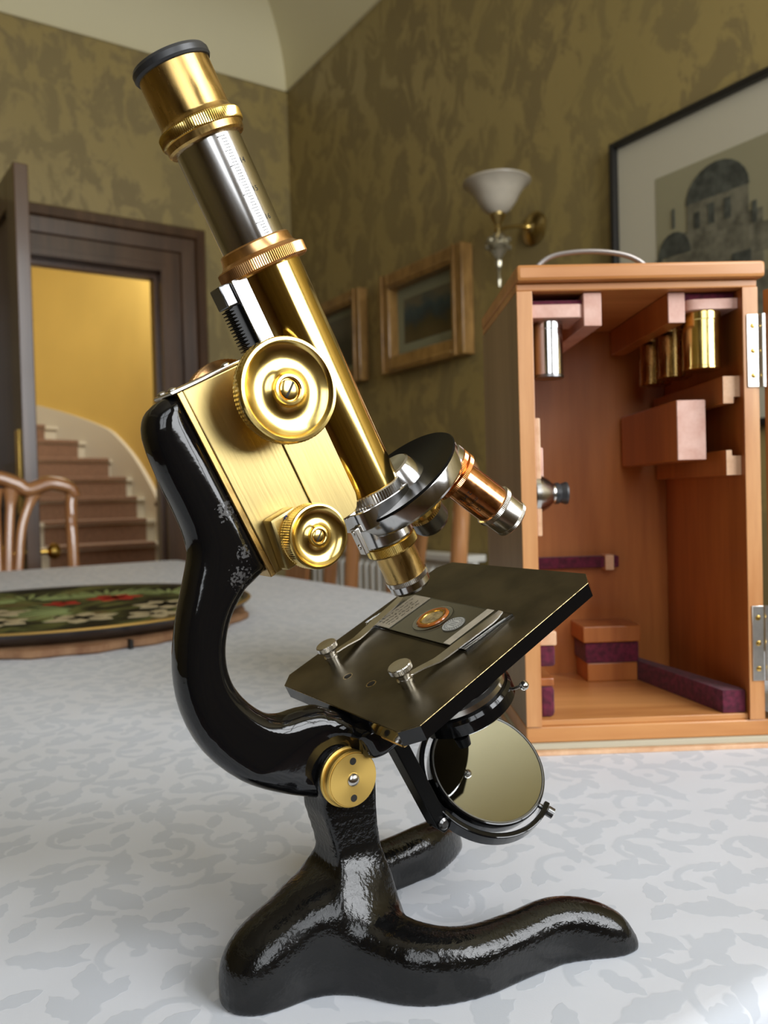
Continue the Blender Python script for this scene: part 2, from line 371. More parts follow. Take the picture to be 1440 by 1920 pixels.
def tag(o, label, cat, group=None):
    o['label'] = label; o['category'] = cat
    if group: o['group'] = group
    return o
def struct(o, label=None):
    o['kind'] = 'structure'
    if label: o['label'] = label
    return o
def empty(name, loc=(0, 0, 0), rotz=0.0):
    o = bpy.data.objects.new(name, None); COL.objects.link(o); o.empty_display_size = 0.02
    o.location = loc; o.rotation_euler = (0, 0, rotz); return o
def copy_tree(o, parent=None):
    c = o.copy(); COL.objects.link(c); c.parent = parent
    if parent: c.matrix_parent_inverse = o.matrix_parent_inverse.copy()
    for ch in list(o.children): copy_tree(ch, c)
    return c
def fillet(pts, r, n=5):
    out = []; m = len(pts)
    for i in range(m):
        p = Vector(pts[i]); a = Vector(pts[i - 1]); b = Vector(pts[(i + 1) % m])
        rr = r[i] if hasattr(r, '__len__') else r
        if rr <= 0: out.append(tuple(p)); continue
        u = (a - p); v = (b - p); rr = min(rr, u.length * 0.49, v.length * 0.49)
        q0 = p + u.normalized() * rr; q1 = p + v.normalized() * rr
        for k in range(n + 1):
            t = k / n; out.append(tuple(q0 * (1 - t) ** 2 + p * 2 * t * (1 - t) + q1 * t * t))
    return out
def text_mesh(body, size, depth=0.02):
    cu = bpy.data.curves.new('t', 'FONT'); cu.body = body; cu.size = size; cu.align_x = 'CENTER'; cu.align_y = 'CENTER'
    cu.resolution_u = 3
    ob = bpy.data.objects.new('t', cu); COL.objects.link(ob)
    dg = bpy.context.evaluated_depsgraph_get(); me = ob.evaluated_get(dg).to_mesh()
    vs = [tuple(v.co) for v in me.vertices]; fs = [tuple(p.vertices) for p in me.polygons]
    ob.evaluated_get(dg).to_mesh_clear(); bpy.data.objects.remove(ob); bpy.data.curves.remove(cu)
    return vs, fs

# implicit surfaces ---------------------------------------------------
def surfnet(f, lo, hi, step):
    n = [int(math.ceil((hi[k] - lo[k]) / step)) + 1 for k in range(3)]
    ax = [lo[k] + step * np.arange(n[k]) for k in range(3)]
    X, Y, Z = np.meshgrid(*ax, indexing='ij')
    V = f(X, Y, Z).astype(np.float64); S = V < 0
    shp = tuple(k - 1 for k in n)
    acc = np.zeros(shp + (3,)); cnt = np.zeros(shp)
    offs = [(i, j, k) for i in (0, 1) for j in (0, 1) for k in (0, 1)]
    def cr(A, o): return A[o[0]:o[0] + shp[0], o[1]:o[1] + shp[1], o[2]:o[2] + shp[2]]
    for a in offs:
        for d in range(3):
            if a[d]: continue
            b = list(a); b[d] = 1
            va, vb = cr(V, a), cr(V, b); cs = cr(S, a) != cr(S, b)
            den = np.where(cs, va - vb, 1.0); t = np.where(cs, va / den, 0)
            for c in range(3):
                acc[..., c] += np.where(cs, a[c] + (t if c == d else 0), 0)
            cnt += cs
    act = cnt > 0; idx = -np.ones(shp, int); idx[act] = np.arange(act.sum())
    ijk = np.argwhere(act); pos = acc[act] / cnt[act][:, None]
    verts = (ijk + pos) * step + np.array(lo)
    faces = []
    for d in range(3):
        e, g = [(1, 2), (2, 0), (0, 1)][d]
        sl = [slice(None)] * 3; sl2 = [slice(None)] * 3
        sl[d] = slice(0, n[d] - 1); sl2[d] = slice(1, n[d])
        ch = S[tuple(sl)] != S[tuple(sl2)]
        w_ = np.argwhere(ch)
        w_ = w_[(w_[:, e] > 0) & (w_[:, e] < n[e] - 1) & (w_[:, g] > 0) & (w_[:, g] < n[g] - 1)]
        def cell(de, dg):
            c = w_.copy(); c[:, e] += de; c[:, g] += dg; return idx[c[:, 0], c[:, 1], c[:, 2]]
        q = np.stack([cell(-1, -1), cell(0, -1), cell(0, 0), cell(-1, 0)], 1)
        fl = S[w_[:, 0], w_[:, 1], w_[:, 2]]
        q[~fl] = q[~fl][:, ::-1]
        faces.append(q)
    fc = np.concatenate(faces)
    return verts, fc
def smin(a, b, k):
    h = np.clip(0.5 + 0.5 * (b - a) / k, 0, 1); return b * (1 - h) + a * h - k * h * (1 - h)
def smax(a, b, k): return -smin(-a, -b, k)
def poly_sdf(X, Z, poly):
    d = np.full(X.shape, 1e9); s = np.ones(X.shape)
    n = len(poly)
    for i in range(n):
        ax_, az = poly[i]; bx, bz = poly[(i - 1) % n]
        ex, ez = bx - ax_, bz - az; wx, wz = X - ax_, Z - az
        t = np.clip((wx * ex + wz * ez) / (ex * ex + ez * ez), 0, 1)
        d = np.minimum(d, (wx - ex * t) ** 2 + (wz - ez * t) ** 2)
        c1 = Z >= az; c2 = Z < bz; c3 = ex * wz > ez * wx
        flip = (c1 & c2 & c3) | (~c1 & ~c2 & ~c3)
        s = np.where(flip, -s, s)
    return s * np.sqrt(d)
def sdf_obj(name, f, lo, hi, step, material, parent, scale=0.001, mlocal=None):
    v, q = surfnet(f, lo, hi, step)
    me = bpy.data.meshes.new(name); me.from_pydata((v * scale).tolist(), [], q.tolist())
    me.polygons.foreach_set('use_smooth', [True] * len(me.polygons))
    me.materials.append(material)
    o = bpy.data.objects.new(name, me); COL.objects.link(o); o.parent = parent
    if mlocal is not None: o.matrix_basis = mlocal
    return o
def spline(pts, n=6):
    P = [Vector(p) for p in pts]; out = []
    for i in range(len(P) - 1):
        p0 = P[max(i - 1, 0)]; p1 = P[i]; p2 = P[i + 1]; p3 = P[min(i + 2, len(P) - 1)]
        for k in range(n):
            t = k / n
            out.append(0.5 * ((2 * p1) + (p2 - p0) * t + (2 * p0 - 5 * p1 + 4 * p2 - p3) * t * t + (3 * p1 - p0 - 3 * p2 + p3) * t ** 3))
    out.append(P[-1]); return out

# ------------------------------------------------------------------ room shell (built in room coordinates p, q, z)
ROOM = Matrix(((E1.x, E2.x, 0, CORNER.x), (E1.y, E2.y, 0, CORNER.y), (0, 0, 1, 0), (0, 0, 0, 1)))
OP0, OP1, OPZ = 0.63, 1.47, rz(1.165) + 0.012          # doorway
def rb(name, material, boxes, bevel=0, label=None):
    m = MB()
    for b in boxes: m.box(*b)
    o = m.build(name, material, None, 1.0, bevel); o.matrix_world = ROOM
    return struct(o, label)
rb('floor', M['floor'], [(-0.1, PMAX + 0.1, -5.0, QMAX + 0.1, FLOOR - 0.1, FLOOR)])
rb('ceiling', M['ceiling'], [(-0.1, PMAX + 0.1, -0.12, QMAX + 0.1, CEIL, CEIL + 0.1)])
rb('wall_left', M['wall'], [(0, OP0, -0.12, 0, FLOOR, CEIL), (OP1, PMAX, -0.12, 0, FLOOR, CEIL), (OP0, OP1, -0.12, 0, OPZ, CEIL)])
rb('wall_right', M['wall'], [(-0.12, 0, -0.12, QMAX, FLOOR, CEIL)])
rb('wall_opposite', M['wall'], [(PMAX, PMAX + 0.12, -0.12, QMAX, FLOOR, CEIL)])
bx = [(0, WIN[0][0], QMAX, QMAX + 0.14, FLOOR, CEIL), (WIN[0][1], WIN[1][0], QMAX, QMAX + 0.14, FLOOR, CEIL), (WIN[1][1], PMAX, QMAX, QMAX + 0.14, FLOOR, CEIL)]
for (a, b, c, d) in WIN:
    bx += [(a, b, QMAX, QMAX + 0.14, FLOOR, c), (a, b, QMAX, QMAX + 0.14, d, CEIL)]
rb('wall_behind', M['wall'], bx)
for n, (a, b, c, d) in enumerate(WIN):
    m = MB(); t = 0.05
    m.box(a, a + t, QMAX + 0.04, QMAX + 0.1, c, d); m.box(b - t, b, QMAX + 0.04, QMAX + 0.1, c, d)
    m.box(a + t, b - t, QMAX + 0.04, QMAX + 0.1, c, c + t); m.box(a + t, b - t, QMAX + 0.04, QMAX + 0.1, d - t, d)
    wo = m.build('window_%d' % (n + 1), M['white_frame']); wo.matrix_world = ROOM; struct(wo)
    for (x0, x1, z0, z1) in (((a + b) / 2 - 0.02, (a + b) / 2 + 0.02, c + t, d - t), (a + t, (a + b) / 2 - 0.02, (c + d) / 2 - 0.02, (c + d) / 2 + 0.02), ((a + b) / 2 + 0.02, b - t, (c + d) / 2 - 0.02, (c + d) / 2 + 0.02)):
        MB().box(x0, x1, QMAX + 0.045, QMAX + 0.095, z0, z1).build('glazing_bar', M['white_frame'], wo)
# concave plaster cove between walls and ceiling
CR = CEIL - COVE_Z
arc = [(0.0, COVE_Z - 0.012), (0.012, COVE_Z - 0.012), (0.012, COVE_Z)] + [(CR - (CR - 0.012) * math.cos(t), COVE_Z + CR * math.sin(t)) for t in np.linspace(0.05, PI / 2, 12)] + [(0.0, CEIL)]
def cove(name, ax):
    m = MB(); n = len(arc)
    ends = {'q': ((0.0, QMAX),), 'p': ((0.0, PMAX),)}[ax[0]]
    a, b = ends[0]; vs = []
    for t in (a, b):
        for (d, z) in arc:
            if ax == 'q': vs.append((d, t, z))
            elif ax == 'p': vs.append((t, d, z))
            elif ax == 'p2': vs.append((t, QMAX - d, z))
            else: vs.append((PMAX - d, t, z))
    fs = [tuple(range(n)), tuple(range(2 * n - 1, n - 1, -1))] + [(k, (k + 1) % n, (k + 1) % n + n, k + n) for k in range(n)]
    m.add(vs, fs); o = m.build(name, M['cream'], None, 1.0); o.matrix_world = ROOM; struct(o)
cove('trim_1', 'q'); cove('trim_2', 'p'); cove('trim_3', 'p2'); cove('trim_4', 'q2')
# door frame: moulded architrave of three steps, jambs and stop
def arch_prof(x0, d):   # moulding steps from the opening outwards: width, projection
    return [(x0, 0.022), (x0 + 0.055, 0.022), (x0 + 0.06, 0.034), (x0 + 0.12, 0.036), (x0 + 0.128, 0.052), (x0 + 0.165, 0.050), (x0 + 0.178, 0.028)]
fr = empty('trim_5'); fr.matrix_world = ROOM; fr['kind'] = 'structure'
def mould(name, x, z0, z1, side):
    pr = arch_prof(0, 0); poly = [(0, 0)] + [(a, b) for a, b in pr] + [(pr[-1][0], 0)]
    m = MB(); n = len(poly); vs = []
    for t in (0, 1):
        for (a, b) in poly:
            if side == 'h': vs.append(((OP0 - a) if t == 0 else (OP1 + a), b, OPZ + a))
            else:
                xx = OP0 - a if side < 0 else OP1 + a
                vs.append((xx, b, z0 if t == 0 else OPZ + a))
    fs = [tuple(range(n)), tuple(range(2 * n - 1, n - 1, -1))] + [(k, (k + 1) % n, (k + 1) % n + n, k + n) for k in range(n)]
    m.add(vs, fs); return m.build(name, M['door_wood'], fr)
mould('architrave', 0, FLOOR, OPZ, -1); mould('architrave', 0, FLOOR, OPZ, 1); mould('architrave', 0, 0, 0, 'h')
MB().box(OP0 - 0.002, OP0 + 0.03, -0.15, 0.02, FLOOR, OPZ).build('jamb', M['door_wood'], fr)
MB().box(OP1 - 0.03, OP1 + 0.002, -0.15, 0.02, FLOOR, OPZ).build('jamb', M['door_wood'], fr)
MB().box(OP0 + 0.03, OP1 - 0.03, -0.15, 0.02, OPZ - 0.03, OPZ).build('head_jamb', M['door_wood'], fr)
MB().box(OP0 + 0.03, OP0 + 0.045, -0.10, -0.045, FLOOR, OPZ - 0.03).build('door_stop', M['door_wood'], fr)
MB().box(OP0 + 0.045, OP1 - 0.045, -0.10, -0.045, OPZ - 0.05, OPZ - 0.03).build('door_stop', M['door_wood'], fr)
# open door leaf, hinged on the left jamb and swung into the room
dr = empty('door_1'); dr['kind'] = 'structure'
da = math.atan2(0.915, 1.39 - 1.452)
dr.matrix_world = ROOM @ Matrix.Translation((1.452, 0.04, FLOOR + 0.008)) @ Matrix.Rotation(da, 4, 'Z')
DW, DH, DT = 0.885, OPZ - 0.034 - FLOOR, 0.042
for (x0, x1, z0, z1, nm) in ((0, 0.11, 0, DH, 'stile'), (DW - 0.11, DW, 0, DH, 'stile'), (0.11, DW - 0.11, 0, 0.2, 'rail'), (0.11, DW - 0.11, DH - 0.11, DH, 'rail'), (0.11, DW - 0.11, 0.92, 1.06, 'rail')):
    MB().box(x0, x1, 0, DT, z0, z1).build(nm, M['door_wood'], dr, 1, 0.003)
for (z0, z1) in ((0.2, 0.92), (1.06, DH - 0.11)):
    MB().box(0.105, DW - 0.105, 0.014, DT - 0.014, z0 - 0.005, z1 + 0.005).build('door_panel', M['door_wood'], dr, 1, 0.003)
for s_ in (-1, 1):
    y = -0.001 if s_ < 0 else DT + 0.001
    kb = MB().lathe([(0.026, 0), (0.026, 0.005), (0.009, 0.008), (0.009, 0.03), (0.022, 0.04), (0.027, 0.052), (0.02, 0.066), (0.001, 0.069)], 20, Matrix.Translation((DW - 0.06, y, 0.78)) @ Matrix.Rotation(PI / 2 * (1 if s_ < 0 else -1), 4, 'X')).build('door_knob', M['brass_gold'], dr)
    MB().box(DW - 0.085, DW - 0.035, min(y, y + s_ * 0.003), max(y, y + s_ * 0.003), 0.90, 1.16).build('finger_plate', M['brass_gold'], dr, 1, 0.001)

# ------------------------------------------------------------------ hall and stairs beyond the doorway
steps = [(-0.105, 0.04, 0.76), (0.062, 0.027, 0.746), (0.23, 0.022, 0.73), (0.39, 0.03, 0.704), (0.555, 0.081, 0.675), (0.72, 0.257, 0.66), (0.865, 0.48, 0.64)]
st = empty('staircase'); st.matrix_world = ROOM; st['kind'] = 'structure'; st['label'] = 'curving staircase with a brown carpet runner in the hall'
allst = [(-0.275 - 0.167 * k, 0.05, 0.77) for k in range(3)][::-1]
allst = [(z, a, b) for (z, a, b) in allst] + steps
q = -2.22 + 0.25 * 3
for k, (z, a, b) in enumerate(allst):
    qf = -2.22 - 0.25 * (k - 3); tw = 0 if k < 7 else 0.10 * (k - 6)      # winders turn towards the left
    mx = Matrix.Translation((b, qf, 0)) @ Matrix.Rotation(tw, 4, 'Z') @ Matrix.Translation((-b, 0, 0))
    m = MB(); zb = FLOOR if k == 0 else allst[k - 1][0] - 0.02
    m.box(a - 0.17, b + 0.30, -1.2 if k < 9 else -1.6, -0.012, zb, z - 0.022, mx)
    m.box(a - 0.17, b + 0.30, -0.6, 0.012, z - 0.028, z, mx)
    s_ = m.build('step', M['stair_white'], st, 1, 0.006)
    m = MB()
    m.box(a, b, -0.6, 0.024, z - 0.02, z + 0.012, mx); m.box(a, b, -0.02, 0.006, zb - 0.005, z - 0.02, mx)
    m.build('carpet_runner', M['carpet'], s_, 1, 0.008)
plan = spline([(-0.02, -1.95, 0), (-0.06, -2.3, 0), (-0.065, -2.7, 0), (-0.03, -3.05, 0), (0.08, -3.4, 0), (0.30, -3.75, 0), (0.62, -4.05, 0), (1.1, -4.3, 0), (1.8, -4.45, 0), (2.8, -4.5, 0)], 5)
def curved(name, material, zs0, zs1, th, par=None):
    m = MB(); vs = []; n = len(plan)
    for i, p in enumerate(plan):
        a = plan[max(i - 1, 0)]; b = plan[min(i + 1, n - 1)]; t = (b - a).normalized(); nn = Vector((t.y, -t.x, 0))
        p2 = p + nn * th
        vs += [(p.x, p.y, zs0[i]), (p2.x, p2.y, zs0[i]), (p2.x, p2.y, zs1[i]), (p.x, p.y, zs1[i])]
    fs = []
    for i in range(n - 1):
        for k in range(4):
            k2 = (k + 1) % 4; fs.append((i * 4 + k, i * 4 + k2, i * 4 + 4 + k2, i * 4 + 4 + k))
    fs += [(0, 1, 2, 3), (n * 4 - 1, n * 4 - 2, n * 4 - 3, n * 4 - 4)]
    o = m.add(vs, fs).build(name, material, par, 1.0, 0, True, 40)
    return o
npl = len(plan)
o = curved('wall_hall_curved', M['yellow'], [FLOOR] * npl, [3.0] * npl, 0.1); o.matrix_world = ROOM; struct(o)
def skz(q): return -0.105 + (-q - 2.22) / 0.25 * 0.163 + 0.20
sk = curved('stair_skirting', M['stair_white'], [FLOOR] * npl, [min(1.12, max(-0.1, skz(p.y) - (0.25 * max(0, -p.y - 3.3)))) for p in plan], -0.03, st)
rb('wall_hall_side', M['olive_plain'], [(-0.10, 0.05, -2.05, -0.12, FLOOR, 3.0)])
rb('trim_6', M['door_wood'], [(0.05, 0.075, -2.05, -0.12, FLOOR, 0.16), (0.05, 0.09, -2.05, -0.12, 0.16, 0.19)])
rb('wall_hall_far', M['yellow'], [(2.8, 2.9, -4.6, -0.12, FLOOR, 3.0)])
rb('ceiling_hall', M['cream'], [(-0.2, 2.9, -4.7, -0.12, 3.0, 3.1)])

# ------------------------------------------------------------------ table and cloth
TP0, TP1, TQ0, TQ1 = 0.966, 2.13, 1.044, 3.378
tb = empty('dining_table'); tb.matrix_world = ROOM @ Matrix.Translation(((TP0 + TP1) / 2, (TQ0 + TQ1) / 2, FLOOR))
TW, TL = (TP1 - TP0) / 2 - 0.012, (TQ1 - TQ0) / 2 - 0.012
tag(tb, 'long wooden dining table hidden beneath the white damask cloth', 'table')
MB().box(-TW, TW, -TL, TL, 0.715, 0.746).build('tabletop', M['table_wood'], tb, 1, 0.006)
MB().box(-TW + 0.08, TW - 0.08, -TL + 0.08, TL - 0.08, 0.62, 0.715).build('apron', M['table_wood'], tb)
for sx in (-1, 1):
    for sy in (-1, 1):
        MB().lathe([(0.025, 0), (0.03, 0.02), (0.024, 0.06), (0.04, 0.35), (0.05, 0.52), (0.035, 0.56), (0.05, 0.60), (0.05, 0.64)], 20, Matrix.Translation((sx * (TW - 0.12), sy * (TL - 0.12), 0))).build('leg', M['table_wood'], tb)
def cloth():
    # top sheet with rounded corners, a soft bend over the edge and a hanging drop with gentle waves
    hw, hl, cr = (TP1 - TP0) / 2, (TQ1 - TQ0) / 2, 0.05
    ring = []
    for cx, cy, a0 in ((1, 1, 0), (-1, 1, 90), (-1, -1, 180), (1, -1, 270)):
        for k in range(7):
            a = math.radians(a0 + 15 * k); ring.append((cx * (hw - cr) + cr * math.cos(a), cy * (hl - cr) + cr * math.sin(a), math.cos(a), math.sin(a)))
    dense = []
    for i in range(len(ring)):
        p, q_ = ring[i], ring[(i + 1) % len(ring)]
        L_ = math.hypot(q_[0] - p[0], q_[1] - p[1]); n = max(1, int(L_ / 0.04))
        for k in range(n):
            t = k / n; dense.append(tuple(p[j] * (1 - t) + q_[j] * t for j in range(4)))
    n = len(dense); vs = []; fs = []
    prof = [(-0.012, 0.0), (-0.007, -0.0012), (-0.0025, -0.004), (0.0, -0.009), (0.002, -0.03), (0.006, -0.12), (0.012, -0.24)]
    for j, (d, z) in enumerate(prof):
        for i, (x, y, nx, ny) in enumerate(dense):
            wv = 0.010 * math.sin(i * 0.55) * max(0, (-z - 0.03)) / 0.2 if j > 3 else 0
            vs.append((x + nx * (d + wv), y + ny * (d + wv), z))
    fs.append(tuple(range(n)))
    for j in range(len(prof) - 1):
        for i in range(n):
            i2 = (i + 1) % n; fs.append((j * n + i, (j + 1) * n + i, (j + 1) * n + i2, j * n + i2))
    o = MB().add(vs, fs).build('tablecloth', M['cloth'], None, 1.0, 0, True, 60)
    o.matrix_world = ROOM @ Matrix.Translation(((TP0 + TP1) / 2, (TQ0 + TQ1) / 2, 0))
    return tag(o, 'white damask tablecloth with a woven leaf and scroll pattern', 'tablecloth')
cloth()

# ------------------------------------------------------------------ microscope
AXY = math.radians(33)
mic = empty('microscope', (0.059, 0.36, 0), AXY)
tag(mic, 'antique brass and black microscope tilted back on a horseshoe foot', 'microscope')
I = math.radians(26.8)
LM = Matrix(((math.cos(I), 0, -math.sin(I), -0.0483), (0, 1, 0, 0), (math.sin(I), 0, math.cos(I), 0.124), (0, 0, 0, 1)))
K = 0.001
def lp(m, name, material, parent=None, **kw):      # a part given in millimetres in the tilted limb frame
    o = m.build(name, material, parent or mic, K, **kw)
    if parent is None: o.matrix_basis = LM          # a sub-part takes the tilt from its part
    return o
def T(x, y, z): return Matrix.Translation((x, y, z))
RY = Matrix.Rotation(PI / 2, 4, 'X')               # lathe z axis -> -y (towards the near side)

# foot: three-toed horseshoe, one casting with the pillar
def foot(X, Y, Z):
    l = -Y
    def legs(path):
        d = None
        for (a, b) in zip(path[:-1], path[1:]):
            ex, ey = b[0] - a[0], b[1] - a[1]
            t = np.clip(((X - a[0]) * ex + (l - a[1]) * ey) / (ex * ex + ey * ey), 0, 1)
            w_ = a[2] + (b[2] - a[2]) * t; h = a[3] + (b[3] - a[3]) * t
            d2 = np.hypot(X - a[0] - ex * t, l - a[1] - ey * t) - w_
            s = smax(d2, Z - h, 11.0)
            d = s if d is None else np.minimum(d, s)
        return d
    def dense(path):
        a = [tuple(p) for p in spline([p[:3] for p in path], 5)]; b = [p[0] for p in spline([(p[3], 0, 0) for p in path], 5)]
        return [(*p, h) for p, h in zip(a, b)]
    leg = [(-96, 6, 13, 27), (-83, 29, 12, 22.5), (-66, 39.5, 10, 20.5), (-44, 42, 9, 20.5), (-26, 43.5, 9, 21.5), (-14, 48, 8.8, 20), (-5, 53, 8.3, 15.5), (0, 55.5, 7.0, 9.5)]
    far = [(a, -b, c, d) for a, b, c, d in leg]
    rear = [(-98, 0, 15, 36), (-112, 0, 14.5, 31.5), (-124, 0, 14.5, 26), (-131, 0, 13.5, 20), (-134, 0, 10, 12)]
    leg, far, rear = dense(leg), dense(far), dense(rear)
    d = smin(smin(legs(leg), legs(far), 8), legs(rear), 14)
    # pillar with a rounded head at the joint
    s0 = -94.5 + np.clip(62 - Z, 0, 30) * 0.19
    hs = 8.6 + np.clip(Z - 38, 0, 25) * 0.11
    px = np.abs(X - s0) - hs; py = np.abs(l) - 9.6
    head = np.hypot(X + 96.0, Z - 75.5) - 12.2
    body = smax(smax(px, py, 1.6), Z - 75.5, 0.5)
    body = np.minimum(body, smax(head, py, 2.0))
    d = smin(d, body, 13)
    return smax(d, -Z, 1.5)
base = sdf_obj('base', foot, (-150, -70, -2), (14, 70, 92), 1.25, M['black_cast'], mic)
base['label'] = 'black enamelled three-toed cast foot and pillar'
# limb
outer = [(-60, 131.5), (-66, 129), (-70, 122), (-71.8, 108), (-72.2, 96), (-73.2, 86), (-75.6, 79.5), (-82, 71.5), (-91, 60.5), (-99, 47.5), (-103.6, 33), (-103.6, 16.6), (-98, 0.5), (-88.5, -13.5), (-76.5, -26), (-68, -33)]
innr = [(-55, -31), (-50, -22), (-50, -8), (-59, 4.5), (-66.5, 8.2), (-73.7, 11.0), (-79, 16.4), (-83, 26), (-83.8, 35.4), (-80.3, 45.4), (-73.3, 54), (-64.6, 59.6), (-54, 62), (-53, 62), (-53, 131.5)]
INNR = innr[:3] + [tuple(p)[:2] for p in spline([(x, z, 0) for x, z in innr[3:12]], 4)] + innr[12:]
ARM = [tuple(p)[:2] for p in spline([(x, z, 0) for x, z in outer], 3)] + INNR
def limbf(X, Y, Z):
    d2 = poly_sdf(X[:, 0, :], Z[:, 0, :], ARM)[:, None, :] * np.ones_like(Y)
    wz = np.where(Z < 0, 9.0 - np.clip(-Z / 14.0, 0, 1) * 2.5, 9.0)
    arm = smax(d2, np.abs(Y) - wz, 8.0)
    # bracket that carries the stage
    bx = np.maximum(np.maximum(np.abs(X + 34) - 21, np.abs(Y) - 21), np.abs(Z + 13) - 7) - 0.0
    bx = smax(smax(np.abs(X + 34) - 23, np.abs(Y) - 22, 8), np.abs(Z + 12.6) - 6.4, 3)
    return smin(arm, bx, 10)
limb = sdf_obj('limb', limbf, (-108, -26, -40), (-6, 26, 136), 1.25, M['black_worn'], mic, mlocal=LM)
limb['label'] = 'black enamelled curved arm'
# inclination joint
jx, jz = -64.9, -21.6
def turned(prof, x, z, l0, seg=56, knurl=(), kd=0.25): return MB().lathe(prof, seg, T(x, -l0, z) @ RY, knurl, kd)
jd = lp(turned([(11.4, 0), (11.4, 0.9), (11.0, 1.2), (10.6, 1.3), (10.6, 4.2), (10.2, 4.8), (9.9, 4.8), (9.7, 5.2), (1e-4, 5.2)], jx, jz, 9.3), 'joint_disc', M['brass_turned'])
jd['label'] = 'turned brass inclination joint cap'
for dz in (-6.9, 6.9):
    lp(turned([(1.35, 0), (1.35, 0.12), (1e-4, 0.12)], jx + dz * math.sin(I), jz + dz * math.cos(I), 14.5, 20), 'spanner_hole', M['ink'], jd)
lp(MB().ball((jx, -14.4, jz), 2.6, 20, 12, (1, 0.62, 1)), 'joint_pin', M['nickel'], jd)
lp(turned([(10.6, -4), (10.6, 0), (1e-4, 0.5)], jx, jz, -9.5), 'joint_nut', M['black'])

# brass body block with slide plate
H = 9.0
lp(MB().prism([(-53.2, 60), (-28.9, 60), (-28.9, 131.5), (-53.2, 131.5)], -H, H), 'focus_block', M['brass_satin'], bevel=0.5)
fp = fillet([(-28.6, 63.6), (-12.2, 63.6), (-9.4, 70), (-9.4, 131.5), (-28.6, 131.5)], [0, 4, 3, 0, 0])
lp(MB().prism([tuple(p)[:2] for p in fp], -H + 0.1, H - 0.1), 'slide_plate', M['brass_satin'], bevel=0.35)
lp(MB().box(-57.5, -28.7, -H - 0.2, H + 0.2, 131.5, 132.8), 'top_plate', M['nickel'], bevel=0.4)
for x, y in ((-55, -5), (-55, 6), (-33, -4)):
    lp(MB().ball((x, y, 133.0), 1.7, 14, 8, (1, 1, 0.55)), 'plate_screw', M['nickel'])
# rear brass edge strip seen beside the arm
lp(MB().box(-55.4, -53.2, -H, H, 60, 131.5), 'block_edge', M['brass_dull'], bevel=0.3)
# rack and slide behind the tube
lp(MB().box(-17.8, -9.5, -6.2, 6.2, 62, 158.2), 'slide_bar', M['steel'], bevel=0.8)
m = MB(); m.box(-20.4, -17.8, -3.6, 3.6, 95, 150)
for k in range(44):
    z = 95.4 + k * 1.24; m.prism([(-20.4, z), (-22.0, z + 0.35), (-22.0, z + 0.65), (-20.4, z + 1.0)], -3.6, 3.6)
lp(m, 'rack', M['black_matt'], smooth=False)
lp(MB().box(-22.4, -17.8, -4.4, 4.4, 150.2, 158.0), 'rack_stop', M['gunmetal'], bevel=0.5)
# tubes
lp(MB().lathe([(12.9, 67.0), (13.4, 67.4), (13.4, 158), (12.6, 158)], 96), 'body_tube', M['brass_tube'])
lp(MB().lathe([(13.4, 156.8), (16.2, 157.2), (17.0, 158.0), (17.0, 161.6), (16.4, 162.1), (15.2, 162.4), (14.2, 163.4), (13.7, 164.8), (13.5, 166.6), (13.0, 167.2), (12.05, 167.2)], 260, None, (2, 3), 0.24), 'draw_tube_collar', M['brass_copper'])
dt = lp(MB().lathe([(12.0, 158.5), (12.0, 206.5)], 96), 'draw_tube', M['steel'])
m = MB()
def wrap(vs, ang0, z0, r=12.06):
    return [(r * math.cos(ang0 + x / r), r * math.sin(ang0 + x / r), z0 + y) for x, y, _ in vs]
A0 = math.radians(-97)
ZT = 202.0                                               # height of the 13 cm mark
for k in range(0, 37):
    z = ZT - k * 1.0
    ln = 3.4 if k % 10 == 0 else (2.7 if k % 5 == 0 else 2.1)
    m.add(wrap([(-ln, -0.15, 0), (-ln / 2, -0.15, 0), (0, -0.15, 0), (0, 0.15, 0), (-ln / 2, 0.15, 0), (-ln, 0.15, 0)], A0 + (2.6) / 12, z), [(0, 1, 4, 5), (1, 2, 3, 4)])
lp(m, 'scale_mark', M['ink'], dt, smooth=False)
for k, t in enumerate(('13', '14', '15', '16')):
    if k == 0: continue
    vs, fs = text_mesh(t, 2.7)
    lp(MB().add(wrap(vs, A0 + 5.0 / 12, ZT - k * 10 + 0.9), fs), 'scale_numeral', M['ink'], dt, smooth=False)
# eyepiece
ep = lp(MB().lathe([(12.1, 203.2), (13.6, 203.4), (14.2, 204.2), (14.3, 205.6), (14.4, 206.4), (14.4, 210.6), (13.6, 211.4), (13.0, 212.6), (12.9, 213.0), (12.9, 229.4), (9, 229.6)], 96), 'eyepiece', M['brass_dull'])
lp(MB().lathe([(14.2, 206.3), (15.0, 206.6), (15.3, 207.2), (15.3, 210.0), (14.9, 210.6), (13.6, 211.2)], 240, None, (2, 3), 0.22, False), 'knurled_ring', M['brass'], ep)
lp(MB().lathe([(12.9, 228.6), (13.5, 228.8), (13.95, 229.6), (13.95, 231.4), (13.3, 232.5), (11, 233.0), (6, 232.6), (5, 231), (1e-4, 231)], 72), 'eye_cap', M['ebonite'], ep)

